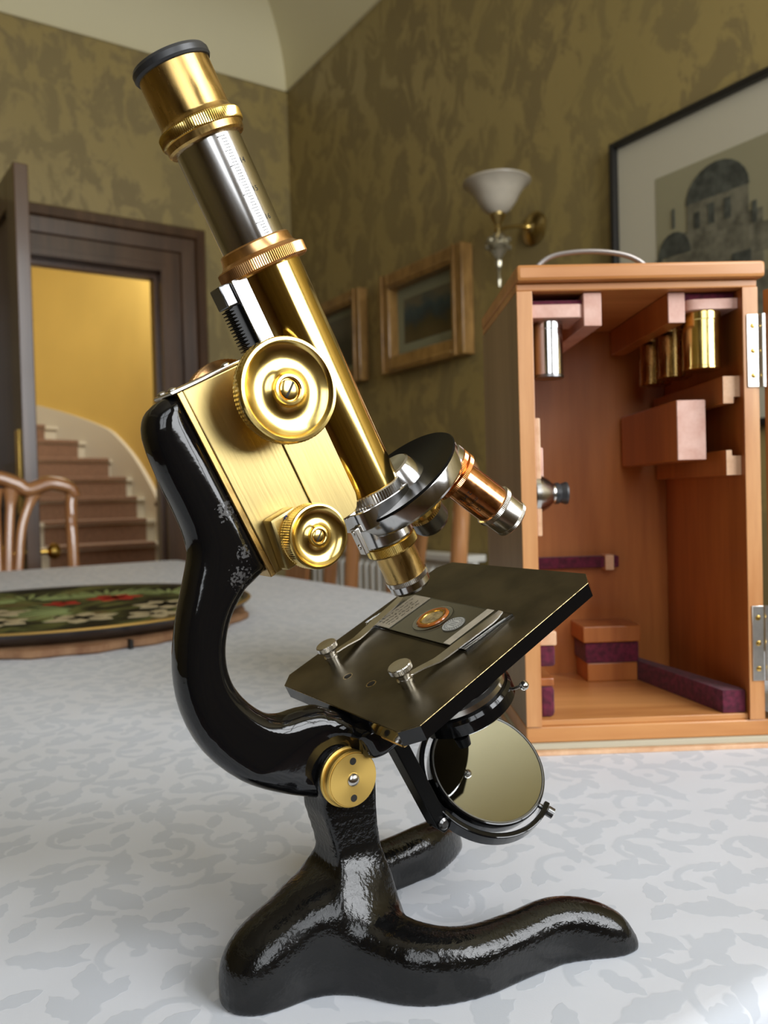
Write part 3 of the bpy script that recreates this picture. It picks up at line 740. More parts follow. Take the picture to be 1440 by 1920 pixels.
# focusing knobs
def knob(name, x, z, l0, l1, r, flip, matl):
    t = abs(l1 - l0); k = r / 18.2
    prof = [(r * 0.5, 0), (r * 0.93, 0.1), (r, 0.5), (r, 1.5), (r * 0.975, 1.75), (r, 2.0), (r, t - 1.2), (r * 0.985, t - 0.6), (r * 0.965, t - 0.1), (r * 0.91, t),
            (r * 0.885, t - 0.35), (r * 0.84, t - 1.5 * k), (r * 0.74, t - 2.6 * k), (r * 0.62, t - 3.2 * k), (r * 0.50, t - 3.2 * k), (r * 0.40, t - 2.7 * k), (r * 0.33, t - 1.8 * k), (r * 0.30, t - 0.6 * k),
            (r * 0.285, t - 0.2 * k), (r * 0.24, t - 0.1 * k), (r * 0.215, t - 0.4 * k), (r * 0.205, t - 1.4 * k), (1e-4, t - 1.4 * k)]
    mx = T(x, -l0, z) @ RY if not flip else T(x, l0, z) @ Matrix.Rotation(-PI / 2, 4, 'X')
    o = lp(MB().lathe(prof, 160, mx, (2, 3, 5, 6), 0.22), name, matl)
    cap = MB(); rr = r * 0.195; hh = 0.75 * k; zb = t - 1.25 * k
    cap.lathe([(rr, 0)] + [(rr * math.cos(u), 0.3 * k + hh * math.sin(u)) for u in np.linspace(0, 1.45, 7)] + [(1e-4, 0.3 * k + hh)], 32, mx @ T(0, 0, zb))
    slot = MB(); us = np.linspace(-1, 1, 13); vs = []
    for u in us:
        zz = 0.3 * k + hh * math.sqrt(max(0, 1 - u * u)) + 0.05
        vs += [(u * rr * 0.99, -0.42 * k, zz), (u * rr * 0.99, 0.42 * k, zz)]
    slot.add(vs, [(2 * i, 2 * i + 1, 2 * i + 3, 2 * i + 2) for i in range(12)], mx @ T(0, 0, zb) @ Matrix.Rotation(math.radians(35), 4, 'Z'))
    lp(slot, 'screw_slot', M['ink'], o)
    lp(cap, 'knob_screw', M['brass'], o, ang=30)
    return o
cx, cz = -26.1, 117.4
ck = knob('coarse_focus_knob', cx, cz, 21.5, 28, 18.2, False, M['brass'])
knob('coarse_focus_knob', cx, cz, 21.5, 28, 18.2, True, M['brass_copper'])
lp(MB().lathe([(7, -22), (7, 22)], 32, T(cx, 0, cz) @ RY), 'pinion_shaft', M['brass_dull'])
lp(MB().lathe([(10.5, 8.5), (10.5, 12), (9, 14)], 40, T(cx, 0, cz) @ RY), 'pinion_boss', M['brass_satin'])
fx, fz = -38.3, 67.6
knob('fine_focus_knob', fx, fz, 16.5, 24, 11.7, False, M['brass'])
lp(MB().lathe([(5, 8), (5, 18)], 28, T(fx, 0, fz) @ RY), 'fine_focus_shaft', M['brass_dull'])
fb = lp(MB().prism([(-51.5, 60.6), (-41, 60.6), (-38, 79.6), (-49.0, 79.6)], -16.2, -H), 'fine_focus_bracket', M['brass_satin'], bevel=1.2)
lp(MB().lathe([(1.5, 0), (1.5, 0.8), (1e-4, 1.2)], 16, T(-42.8, -16.0, 77.0) @ RY), 'bracket_pin', M['blue'], fb)

# revolving nosepiece
lp(MB().lathe([(13.2, 62.6), (13.9, 63.0), (13.9, 66.6), (13.3, 67.1), (12.5, 67.1)], 150, None, (1, 2), 0.28), 'tube_ring', M['nickel'])
BETA = 0.27
NM = T(15, 0, 64) @ Matrix.Rotation(-BETA, 4, 'Y')   # nosepiece frame: z along the turning axis (upwards)
upper = fillet([(-15.5, -12.5), (-15.5, 12.5), (6, 13.5), (15.5, 9.0), (15.5, -9.0), (6, -13.5)], [9, 9, 6, 3, 3, 6], 6)
m = MB(); n = len(upper)
vs = [(x, y, 55.2) for x, y in [tuple(p)[:2] for p in upper]] + [(x, y, 62.8) for x, y in [tuple(p)[:2] for p in upper]]
m.add(vs, [tuple(range(n)), tuple(range(2 * n - 1, n - 1, -1))] + [(k, (k + 1) % n, (k + 1) % n + n, k + n) for k in range(n)])
npc = lp(m, 'nosepiece_holder', M['steel'], bevel=0.4)
# black dished disc and steel bowl
lp(MB().lathe([(1e-4, -2.6), (12, -2.4), (22, -1.2), (27.6, 0.15), (28.0, -0.2), (27.8, -0.9), (20, -3.2), (1e-4, -4.0)], 96, NM), 'nosepiece_disc', M['black_matt'])
lp(MB().lathe([(1e-4, -4.0), (20, -3.3), (27.4, -0.9), (27.6, -1.6), (27.0, -7.6), (26.4, -8.6), (24.8, -9.4), (21, -10.6), (12, -11.8), (1e-4, -12.2)], 96, NM), 'nosepiece_bowl', M['steel'])
lp(MB().lathe([(11.5, -2.4), (10.2, 2.2), (9.0, 5.0), (8.2, 5.6), (1e-4, 6.0)], 48, NM), 'nosepiece_hub', M['steel'])
# click spring on the rear edge
lp(MB().box(-17.6, -15.4, -9.5, -5.5, 47, 58), 'click_spring', M['nickel'], bevel=0.4)
for z in (50.5, 56.5):
    lp(MB().ball((-17.6, -7.5, z), 1.1, 12, 8, (0.5, 1, 1)), 'spring_screw', M['nickel'])
# objectives
def rotv(v, n_, t):
    return v * math.cos(t) + n_.cross(v) * math.sin(t) + n_ * (n_.dot(v)) * (1 - math.cos(t))
ZA = 118.0; LR = 71.0
nax = Vector((math.sin(BETA), 0, -math.cos(BETA)))
def objmx(turn):
    d = rotv(Vector((0, 0, -1)), nax, turn)
    xx = Vector((0, 1, 0)).cross(d).normalized(); yy = d.cross(xx)
    p = Vector((0, 0, ZA)) + d * LR
    return Matrix(((xx.x, yy.x, d.x, p.x), (xx.y, yy.y, d.y, p.y), (xx.z, yy.z, d.z, p.z), (0, 0, 0, 1)))
mx1 = objmx(0.0)
ob1 = lp(MB().lathe([(9.0, 0.5), (9.2, 3), (9.2, 7.8), (8.6, 8.0), (8.6, 21.0), (8.2, 21.2)], 72, mx1), 'objective', M['brass_dull'])
ob1['label'] = 'short brass objective pointing at the slide'
lp(MB().lathe([(9.6, 2.6), (10.8, 3.2), (10.8, 6.6), (10.0, 7.4)], 220, mx1, (1, 2), 0.2), 'knurled_ring', M['brass'], ob1)
lp(MB().lathe([(8.4, 19.6), (9.0, 19.8), (9.0, 21.6), (8.5, 22.0)], 180, mx1, (1, 2), 0.2), 'knurled_ring', M['nickel'], ob1)
lp(MB().lathe([(8.6, 21.8), (8.6, 24.6), (7.6, 26.0), (5.2, 26.6), (4.6, 27.4), (1e-4, 27.4)], 64, mx1), 'objective_nose', M['steel'], ob1)
T2 = -math.radians(140)
mx2 = objmx(T2)
if (mx2 @ Vector((0, 0, 0))).y > 0: mx2 = objmx(-T2)
ob2 = lp(MB().lathe([(9.5, -4), (9.5, 2.5), (8.3, 3.0), (8.3, 22.6)], 72, mx2), 'objective', M['copper'])
ob2['label'] = 'copper-coloured objective with a nickel tip and engraved letters'
lp(MB().lathe([(10.8, -6.5), (11.3, -6), (11.3, -3.6), (10.8, -3.0)], 64, mx2), 'objective_boss', M['steel'])
lp(MB().lathe([(10.6, -6), (11.0, 1.6), (10.6, 2.4)], 64, mx1), 'objective_boss', M['steel'])
for z in (-1.9, 1.0):
    lp(MB().lathe([(9.8, z - 1.6), (11.2, z - 0.9), (11.2, z + 0.9), (9.8, z + 1.6)], 220, mx2, (1, 2), 0.18), 'knurled_ring', M['copper'], ob2)
lp(MB().lathe([(8.3, 21.8), (9.3, 22.1), (9.3, 24.0), (8.5, 24.6)], 180, mx2, (1, 2), 0.18), 'knurled_ring', M['nickel'], ob2)
lp(MB().lathe([(8.0, 24.2), (8.2, 25), (8.2, 31.6), (7.6, 32.2)], 64, mx2), 'objective_nose', M['nickel'], ob2)
lp(MB().lathe([(7.4, 31.4), (8.3, 31.8), (8.3, 33.2), (7.2, 34.0), (5, 34.8), (3, 35.0), (1e-4, 35.0)], 180, mx2, (1, 2), 0.16), 'front_cap', M['nickel'], ob2)
for row, t in enumerate(('2 M E', 'm n q', '1 2')):
    vs, fs = text_mesh(t, 2.6)
    r_ = 8.36; z0 = 7.6 + row * 4.0; a0 = math.radians(-20 - 62 * 0)
    ins = mx2.inverted() @ Vector((-10, -60, 30)); a0 = math.atan2(ins.y, ins.x) + 0.1
    lp(MB().add([(r_ * math.cos(a0 + x / r_), r_ * math.sin(a0 + x / r_), z0 + y) for x, y, _ in vs], fs, mx2), 'engraved_letters', M['ink'], ob2, smooth=False)
mx3 = objmx(math.radians(118))
if (mx3 @ Vector((0, 0, 0))).y < 0: mx3 = objmx(-math.radians(118))
ob3 = lp(MB().lathe([(9.6, 1.0), (9.6, 8), (8.6, 8.6), (8.6, 16)], 64, mx3), 'objective', M['brass'])
ob3['label'] = 'far objective with a dark grey nose'
lp(MB().lathe([(8.6, 15.0), (9.4, 15.4), (9.4, 17.0), (8.9, 17.4)], 110, mx3, (1, 2), 0.25), 'knurled_ring', M['brass_dull'], ob3)
lp(MB().lathe([(8.9, 17.2), (8.9, 24.5), (8.2, 26), (5, 26.6), (1e-4, 26.6)], 64, mx3), 'objective_nose', M['gunmetal'], ob3)

# stage
def stage_poly(c, x0=-53.2, x1=51.2, w_=49.6):
    return [(x0 + c, -w_), (x1 - c, -w_), (x1, -w_ + c), (x1, w_ - c), (x1 - c, w_), (x0 + c, w_), (x0, w_ - c), (x0, -w_ + c)]
def flat(poly, z0, z1):
    m = MB(); n = len(poly)
    return m.add([(x, y, z0) for x, y in poly] + [(x, y, z1) for x, y in poly], [tuple(range(n - 1, -1, -1)), tuple(range(n, 2 * n))] + [(k, (k + 1) % n, (k + 1) % n + n, k + n) for k in range(n)])
sg = lp(flat(stage_poly(6.0), -6.2, -0.35), 'stage', M['black'])
sg['label'] = 'square black stage plate with worn edges'
lp(flat([(x * 0.9985, y * 0.9985) for x, y in stage_poly(6.0)], -0.35, 0.0), 'stage_face', M['stage'], sg)
# worn edge lines
pl_ = stage_poly(6.0)
m = MB()
for zz in (-0.33, ):
    m.sweep([(x, y, zz) for x, y in pl_], 0.13, 6, None, True)
lp(m, 'worn_edge', M['worn_edge'], sg)
for (x, l) in ((-37.4, -13.1), (-37.2, 4.6)):
    lp(MB().lathe([(1.9, 0), (1.7, 0.05), (1e-4, 0.05)], 20, T(x, -l, 0)), 'stage_hole', M['ink'], sg)
    lp(MB().lathe([(2.2, 0), (2.2, 0.03), (1.8, 0.04)], 20, T(x, -l, 0)), 'hole_rim', M['worn_edge'], sg)
for (l, tipl, tipx) in ((-32.2, -41.0, 17.0), (23.9, 29.0, 16.0)):
    x0 = -32.2
    cl = lp(MB().lathe([(2.7, 0), (2.7, 2.2), (3.3, 2.4), (3.3, 3.4), (2.6, 3.6), (2.6, 4.6), (3.0, 4.7), (3.0, 5.5), (2.3, 5.7), (2.3, 6.4), (4.3, 6.6), (4.7, 7.0), (4.7, 8.8), (4.3, 9.2), (1e-4, 9.3)], 100, T(x0, -l, 0), (11, 12), 0.2), 'stage_clip', M['nickel'])
    # spring blade bowed up from the post, touching the slide near its tip
    pts = []; N_ = 14
    for k in range(N_ + 1):
        t = k / N_
        x = x0 + 1.5 + (tipx - x0 - 1.5) * t; y = -(l + (tipl - l) * t)
        z = float(np.interp(t, [0, .12, .3, .55, .9, 1.0], [3.2, 2.6, 1.0, 1.35, 1.5, 2.3]))
        wd = float(np.interp(t, [0, .12, .3, .6, .9, 1.0], [1.5, 1.6, 2.5, 2.7, 2.4, 1.3]))
        pts.append((x, y, z, wd))
    vs = []
    dy = -(tipl - l) / (tipx - x0); nrm = math.hypot(1, dy)
    for (x, y, z, wd) in pts:
        for sgn in (-1, 1):
            for hz in (0, 0.55): vs.append((x - sgn * wd * dy / nrm, y + sgn * wd / nrm, z + hz))
    fs = []
    for k in range(N_):
        a = 4 * k; b = a + 4
        fs += [(a, b, b + 2, a + 2), (a + 1, a + 3, b + 3, b + 1), (a, a + 1, b + 1, b), (a + 2, b + 2, b + 3, a + 3)]
    fs += [(0, 2, 3, 1), (4 * N_, 4 * N_ + 1, 4 * N_ + 3, 4 * N_ + 2)]
    lp(MB().add(vs, fs), 'clip_blade', M['nickel'], cl, ang=12)

# substage: condenser, iris ring with lever, tailpiece, mirror
cd = lp(MB().lathe([(18.5, -22), (18.5, -8), (17, -6.2)], 64), 'condenser', M['gunmetal'])
lp(MB().lathe([(14, -40.5), (20.5, -40.0), (22.3, -38.6), (22.3, -33.5), (21.4, -32.0), (19, -31.6), (19, -22)], 80), 'iris_ring', M['black'], cd)
lp(MB().lathe([(19.2, -32), (20.6, -30.8), (20.6, -28.4), (19.2, -27.2)], 80), 'iris_collar', M['nickel'], cd)
aa = math.radians(-48)
lp(MB().sweep([(20 * math.cos(aa), 20 * math.sin(aa), -37.0), (25.5 * math.cos(aa), 25.5 * math.sin(aa), -36.6)], 0.7, 10).ball((27.0 * math.cos(aa), 27.0 * math.sin(aa), -36.6), 2.1, 18, 12), 'iris_lever', M['nickel'], cd)
lp(MB().sweep([(20 * math.cos(aa - 1.6), 20 * math.sin(aa - 1.6), -40), (20.5 * math.cos(aa - 1.6), 20.5 * math.sin(aa - 1.6), -44)], [3.2, 2.6], 16), 'centring_screw', M['black_matt'], cd)
tl = lp(MB().prism([(-40.5, -24), (-34.0, -24), (-32.6, -72), (-34.4, -76), (-37.2, -76), (-39.0, -72)], -4.2, 4.2), 'tailpiece', M['black_matt'], bevel=0.5)
lp(MB().box(-44, -31, -7.5, 7.5, -27, -18), 'tailpiece_block', M['black'], bevel=1.0)
lp(MB().lathe([(2.6, 0), (2.6, 1.2), (1.6, 2.0), (1e-4, 2.2)], 20, T(-36, -4.2, -71.5) @ RY), 'pivot_screw', M['gunmetal'], tl)
lp(MB().box(-52, -45, -40, -25, -9.5, -6.3), 'stage_lug', M['brass_dull'], bevel=0.8)
# mirror (placed in world directions, then brought into the microscope's frame)
MW = mic.matrix_basis.copy() if False else (Matrix.Translation((0.059, 0.36, 0)) @ Matrix.Rotation(AXY, 4, 'Z'))
mc = Vector((0.0425, 0.3480, 0.0610))
toc = (Vector((0, 0, CAM_H)) - mc).normalized()
rgt = Vector((1, 0, 0)); upw = rgt.cross(Vector((0, 1, 0))); upw = (Vector((0, 0, 1)) - toc * toc.z).normalized()
rgt = upw.cross(toc)
lean = (upw * 0.81 + rgt * 0.58).normalized()
nm = (toc * math.cos(0.60) + lean * math.sin(0.60)).normalized()
hx = (rgt - nm * rgt.dot(nm)).normalized(); hy = nm.cross(hx)
MIR = MW.inverted() @ Matrix(((hx.x, hy.x, nm.x, mc.x), (hx.y, hy.y, nm.y, mc.y), (hx.z, hy.z, nm.z, mc.z), (0, 0, 0, 1)))
def mp_(m, name, material, parent=None, **kw):
    o = m.build(name, material, parent or mic, K, **kw)
    if parent is None: o.matrix_basis = MIR
    return o
mr = mp_(MB().lathe([(1e-4, -9), (23, -9), (25.8, -7.5), (26.2, -4), (26.4, -0.8), (26.0, 0.2), (25.2, 0.4), (24.8, 0.0)], 96), 'mirror', M['black'])
mr['label'] = 'round plane mirror in a black rim'
mp_(MB().lathe([(1e-4, 0.12), (24.6, 0.12), (24.9, -0.2)], 96), 'mirror_glass', M['mirror'], mr, ang=15)
mp_(MB().lathe([(24.7, 0.0), (24.9, 0.5), (25.4, 0.55), (25.6, 0.1)], 96, cap=False), 'mirror_bezel', M['gunmetal'], mr)
# gimbal: half ring below the mirror with a knurled pivot at each end
vs = []; fs = []; n = 40
a_lo, a_hi = math.radians(148), math.radians(340)
for k in range(n + 1):
    a = a_lo + (a_hi - a_lo) * k / n
    for (r, z) in ((28.2, -9.5), (30.6, -9.5), (30.6, -2.0), (28.2, -2.0)):
        vs.append((r * math.cos(a), r * math.sin(a), z))
for k in range(n):
    for j in range(4):
        j2 = (j + 1) % 4; fs.append((k * 4 + j, k * 4 + j2, k * 4 + 4 + j2, k * 4 + 4 + j))
fs += [(0, 1, 2, 3), (n * 4 + 3, n * 4 + 2, n * 4 + 1, n * 4)]
gm = mp_(MB().add(vs, fs), 'mirror_fork', M['black'], bevel=0.5)
for a in (a_lo + 0.06, a_hi - 0.06):
    d = Vector((math.cos(a), math.sin(a), 0)); p = d * 26.4 + Vector((0, 0, -5.5))
    mp_(MB().sweep([tuple(p), tuple(p + d * 4.6), tuple(p + d * 4.7), tuple(p + d * 7.4)], [1.1, 1.1, 2.3, 2.3], 20), 'pivot_screw', M['gunmetal'], gm)
# swing arm from tailpiece foot to the fork
pv = LM @ Vector((-0.0355, -0.0, -0.0735))
fk = MIR @ Vector((29.4 * K * math.cos(math.radians(200)), 29.4 * K * math.sin(math.radians(200)), -6 * K))
o = MB().sweep([tuple(pv), tuple((pv * 0.4 + fk * 0.6)), tuple(fk)], [0.0042, 0.0038, 0.0034], 16).build('mirror_arm', M['black'], mic)

# ------------------------------------------------------------------ glass slide lying on the stage
SM = MW @ LM
gs = empty('glass_slide'); gs.matrix_world = SM @ Matrix.Translation((0.0062, 0.0056, 0.0)) @ Matrix.Rotation(math.radians(-2.0), 4, 'Z')
tag(gs, 'glass microscope slide with paper labels and a ringed specimen, clipped on the stage', 'slide')
MB().box(-13, 13, -38.3, 38.3, 0.05, 1.1).build('slide_glass', M['glass'], gs, K, bevel=0.12)
MB().box(-12.6, 12.6, 18.0, 31.0, 1.12, 1.2).build('paper_label', M['paper'], gs, K)
MB().box(-12.6, 12.6, -27.5, -23.2, 1.12, 1.2).build('paper_label', M['paper'], gs, K)
m = MB(); random.seed(3)
for r_ in range(4):
    yy = 28.5 - r_ * 2.6; x = -10.5
    while x < 8:
        L_ = random.uniform(0.8, 2.6)
        pts = [(x + L_ * t / 5, yy + random.uniform(-0.7, 0.7), 1.22) for t in range(6)]
        m.sweep(pts, 0.11, 5); x += L_ + random.uniform(0.5, 1.3)
m.build('handwriting', M['ink'], gs, K)
MB().lathe([(1e-4, 1.15), (9.4, 1.15), (9.6, 1.3), (9.5, 1.42), (1e-4, 1.42)], 64).build('cover_glass', M['glass'], gs, K)
MB().lathe([(5.6, 1.45), (5.8, 2.0), (6.6, 2.2), (7.3, 1.9), (7.6, 1.45)], 64, cap=False).build('varnish_ring', M['amber'], gs, K)
MB().lathe([(5.0, 1.45), (5.1, 1.9), (5.55, 2.1), (5.9, 2.0)], 64, cap=False).build('gold_ring', M['brass_gold'], gs, K)
MB().lathe([(1e-4, 1.5), (5.2, 1.5), (5.2, 1.45)], 40).build('specimen', M['specimen'], gs, K)
lg = MB().lathe([(1e-4, 1.2), (5.2, 1.2), (5.2, 1.12)], 40, T(-0.6, -15.5, 0)).build('round_label', M['logo'], gs, K)
m = MB(); m.lathe([(4.95, 1.22), (4.95, 1.25), (5.15, 1.25), (5.15, 1.22)], 48, T(-0.6, -15.5, 0), cap=False); m.lathe([(2.9, 1.22), (2.9, 1.25), (3.05, 1.25), (3.05, 1.22)], 48, T(-0.6, -15.5, 0), cap=False)
for k in range(26):
    a = 2 * PI * k / 26; hh = random.uniform(0.4, 0.65)
    m.box(-0.16, 0.16, -hh, hh, 1.22, 1.25, T(-0.6 + 4.0 * math.cos(a), -15.5 + 4.0 * math.sin(a), 0) @ Matrix.Rotation(a - PI / 2 + random.uniform(-.4, .4), 4, 'Z'))
for dx in (-1.1, 0.0, 1.1):
    for k in range(5): m.box(-0.3, 0.3, -0.17, 0.17, 1.22, 1.25, T(-0.6 + dx, -15.5 + (k - 2) * 0.8, 0))
m.build('label_print', M['ink'], lg, K).parent = lg

# ------------------------------------------------------------------ wooden case
BY = math.radians(1.6)
case = empty('microscope_case', (0.0942, 0.5495, 0), BY)
tag(case, 'open upright mahogany carrying case with metal handle, standing on the table', 'case')
CW, CD, CH = 0.1670, 0.150, 0.320
WT = 0.0105
def cs(name, x0, x1, y0, y1, z0, z1, material, bevel=0.0006, parent=None):
    return MB().box(x0, x1, y0, y1, z0, z1).build(name, material, parent or case, 1.0, bevel)
cs('plinth', -0.002, CW + 0.03, -0.006, CD, 0, 0.0030, M['case_pale'])
cs('base_strip', -0.0005, CW + 0.028, -0.002, CD, 0.0030, 0.0072, M['mount'])
cs('bottom_rail', 0, CW + 0.012, 0, CD, 0.0072, 0.0185, M['case_h'], 0.0012)
cs('case_floor', WT, CW - WT, 0.002, CD - 0.006, 0.0185, 0.0225, M['case_h'])
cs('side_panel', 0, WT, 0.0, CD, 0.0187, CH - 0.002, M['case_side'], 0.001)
cs('side_panel', CW - WT, CW, 0.0, CD, 0.0187, CH - 0.002, M['case'], 0.001)
cs('side_edge', 0.0001, WT + 0.0003, -0.0012, 0.0, 0.0187, CH - 0.002, M['case_edge'], 0.0004)
cs('side_edge', CW - WT - 0.0003, CW - 0.0001, -0.0012, 0.0, 0.0187, CH - 0.002, M['case_edge'], 0.0004)
cs('side_lining', WT, WT + 0.001, 0.001, CD - 0.006, 0.0225, CH - 0.004, M['case'])
cs('back_panel', WT, CW - WT, CD - 0.006, CD, 0.0187, CH - 0.002, M['case'])
cs('top_batten', 0.0, CW, 0.0, CD, CH - 0.002, CH + 0.0035, M['case_h'], 0.001)
cs('lid', -0.0003, CW + 0.0035, -0.006, CD + 0.004, CH + 0.0035, CH + 0.0150, M['case_h'], 0.0025)
# metal bail handle on the lid
hp = spline([(x, 0.075, CH + z) for x, z in ((0.027, 0.013), (0.029, 0.031), (0.041, 0.0425), (0.060, 0.0465), (0.084, 0.0465), (0.106, 0.0420), (0.120, 0.031), (0.123, 0.013))], 6)
MB().sweep([tuple(p) for p in hp], 0.0021, 12, None, False, (1, 1), Vector((0, 1, 0))).build('handle', M['plastic_handle'], case)
for x in (0.027, 0.123):
    MB().lathe([(0.004, CH + 0.0149), (0.004, CH + 0.0162), (0.002, CH + 0.017)], 16, T(x, 0.075, 0)).build('handle_mount', M['plastic_handle'], case)
# fittings inside
def shelf(name, poly, z0, z1, material):
    m = MB(); n = len(poly)
    m.add([(x, y, z0) for x, y in poly] + [(x, y, z1) for x, y in poly], [tuple(range(n)), tuple(range(2 * n - 1, n - 1, -1))] + [(k, (k + 1) % n, (k + 1) % n + n, k + n) for k in range(n)])
    return m.build(name, material, case, 1.0, 0.0006)
zt = CH - 0.002
shelf('canister_shelf', [tuple(p)[:2] for p in fillet([(WT, 0.006), (0.047, 0.006), (0.050, 0.012), (0.050, 0.045), (WT, 0.045)], [0, 0.012, 0.006, 0.004, 0], 5)], zt - 0.0170, zt - 0.0075, M['case_pink'])
cs('shelf_lining', WT, 0.0475, 0.008, 0.05, zt - 0.0078, zt - 0.0045, M['velvet'])
cs('top_rail', 0.0475, 0.0600, 0.004, 0.135, zt - 0.0235, zt - 0.0005, M['case_pink'])
cs('top_rail', 0.1085, 0.1200, 0.010, 0.138, zt - 0.0215, zt - 0.0005, M['case'])
cs('rail_end', 0.1083, 0.1202, 0.0085, 0.010, zt - 0.0217, zt - 0.0004, M['case_pink'])
shelf('canister_shelf', [tuple(p)[:2] for p in fillet([(0.120, 0.008), (CW - WT, 0.006), (CW - WT, 0.138), (0.120, 0.138)], [0.010, 0, 0, 0], 5)], zt - 0.0130, zt - 0.0055, M['case_pink'])
cs('shelf_lining', 0.120, CW - WT, 0.012, 0.13, zt - 0.0055, zt - 0.0005, M['velvet'])
# notched rails and cross block on the right
def notched(x0, x1, y0, y1, z0, z1, up):
    poly = [(x0, z0), (x1 - 0.0045, z0), (x1 - 0.0045, z0 + 0.0045), (x1, z0 + 0.0045), (x1, z1), (x0, z1)] if not up else [(x0, z0), (x1, z0), (x1, z1 - 0.004), (x1 - 0.0065, z1 - 0.004), (x1 - 0.0065, z1), (x0, z1)]
    return MB().prism(poly, y0, y1).build('notched_rail', M['case'], case, 1, 0.0004), MB().prism([(a, b) for a, b in poly], y0 - 0.0006, y0).build('rail_end', M['case_pale'], case, 1, 0.0002)
notched(0.1445, CW - WT, 0.006, 0.138, 0.2390, 0.2580, False)
notched(0.1460, CW - WT, 0.006, 0.138, 0.1890, 0.2065, True)
cs('cross_block', 0.1160, 0.1370, 0.018, 0.138, 0.2005, 0.2435, M['case'], 0.001)
cs('block_face', 0.1162, 0.1368, 0.0165, 0.018, 0.2007, 0.2433, M['case_pink'], 0.0006)
cs('notch_slot', 0.150, 0.152, 0.05, 0.056, 0.2067, 0.207, M['ink'])
# left holder slat, back strip, lower blocks
cs('holder_slat', WT + 0.001, WT + 0.0050, 0.004, 0.012, 0.150, 0.232, M['case_pale'], 0.001)
cs('holder_block', WT + 0.001, WT + 0.0085, 0.012, 0.060, 0.178, 0.212, M['case_pink'], 0.001)
cs('velvet_strip', WT + 0.001, 0.098, CD - 0.016, CD - 0.006, 0.1145, 0.1245, M['velvet'], 0.0015)
cs('strip_end', 0.098, 0.1055, CD - 0.018, CD - 0.006, 0.1125, 0.1255, M['case_pale'], 0.0006)
cs('strip_end_velvet', 0.1055, 0.1105, CD - 0.016, CD - 0.006, 0.1145, 0.1245, M['velvet'], 0.001)
cs('side_block', WT + 0.001, 0.0245, 0.008, 0.05, 0.073, 0.083, M['case_pale'], 0.001)
cs('side_block_velvet', WT + 0.001, 0.0235, 0.009, 0.05, 0.058, 0.073, M['velvet'], 0.002)
cs('lower_block_velvet', WT + 0.001, 0.0225, 0.008, 0.05, 0.0225, 0.044, M['velvet'], 0.003)
cs('lower_block', WT + 0.001, 0.0225, 0.010, 0.05, 0.044, 0.050, M['case'], 0.001)
cs('rest_block', 0.070, 0.118, CD - 0.045, CD - 0.006, 0.0555, 0.0690, M['case'], 0.001)
cs('rest_block_velvet', 0.072, 0.117, CD - 0.043, CD - 0.007, 0.0380, 0.0555, M['velvet'], 0.002)
cs('rest_block_foot', 0.074, 0.116, CD - 0.041, CD - 0.007, 0.0225, 0.0380, M['case'], 0.001)
shelf('floor_strip_velvet', [(0.112, CD - 0.02), (0.117, CD - 0.008), (CW - WT - 0.001, 0.012), (CW - WT - 0.001, 0.004), (CW - WT - 0.017, 0.004)], 0.0225, 0.0385, M['velvet'])
# open door leaf on the right with two hinges
dl = MB().box(0, CW - 0.004, -0.0100, 0, 0.0205, CH - 0.004).build('case_door', M['case'], case, 1.0, 0.001)
DM = T(CW + 0.0035, -0.0005, 0) @ Matrix.Rotation(math.radians(40), 4, 'Z')
dl.matrix_basis = DM
for (z0, z1) in ((0.249, 0.299), (0.046, 0.098)):
    hg = MB().box(CW - 0.0085, CW - 0.0006, -0.0022, -0.0012, z0, z1).build('hinge', M['hinge'], case, 1, 0.0003)
    MB().sweep([(CW + 0.0022, -0.0022, z0), (CW + 0.0022, -0.0022, z1)], 0.0021, 14).build('hinge_knuckle', M['hinge'], hg)
    MB().box(0.002, 0.016, -0.0118, -0.0101, z0, z1).build('hinge_leaf', M['hinge'], dl, 1, 0.0003)
    for k in range(3):
        z = z0 + (z1 - z0) * (0.16 + 0.34 * k)
        MB().lathe([(0.0019, 0), (0.0017, 0.0004), (1e-5, 0.0007)], 14, T(CW - 0.0045, -0.0022, z) @ RY).build('hinge_screw', M['brass_gold'], hg)
        MB().lathe([(0.0019, 0), (0.0017, 0.0004), (1e-5, 0.0007)], 14, T(0.0065, -0.0118, z) @ RY).build('hinge_screw', M['brass_gold'], dl)

# canisters held in the case: things of their own
CM = Matrix.Translation((0.0942, 0.5495, 0)) @ Matrix.Rotation(BY, 4, 'Z')
def canister(name, x, y, ztop, r, h, material, label, lid=None):
    e = empty(name); e.matrix_world = CM @ T(x, y, ztop - h)
    tag(e, label, 'canister', 'objective canisters in the case')
    MB().lathe([(r - 0.001, 0.0016), (r, 0.002), (r, h - 0.006), (r + 0.0004, h - 0.0055), (r + 0.0004, h), (r - 0.002, h)], 48).build('can_body', material, e)
    MB().lathe([(1e-5, 0), (r - 0.001, 0), (r + 0.0004, 0.0006), (r + 0.0004, 0.0022), (r, 0.0026)], 48).build('can_end', lid or material, e)
    return e
canister('silver_canister', 0.0262, 0.022, zt - 0.0170, 0.0104, 0.040, M['steel'], 'silver cylindrical canister hanging under the left shelf of the case', M['gunmetal'])
canister('brass_canister', 0.1370, 0.022, zt - 0.0130, 0.0128, 0.0405, M['brass'], 'largest brass canister, nearest the front on the right of the case')
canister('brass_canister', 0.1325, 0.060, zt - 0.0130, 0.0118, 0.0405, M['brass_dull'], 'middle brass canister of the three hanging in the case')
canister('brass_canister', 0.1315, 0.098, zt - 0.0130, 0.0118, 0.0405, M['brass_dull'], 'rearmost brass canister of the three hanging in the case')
ey = empty('spare_eyepiece'); ey.matrix_world = CM @ T(WT + 0.0012, 0.014, 0.1795)
tag(ey, 'small silver eyepiece with a black end, fixed inside the left wall of the case', 'eyepiece')
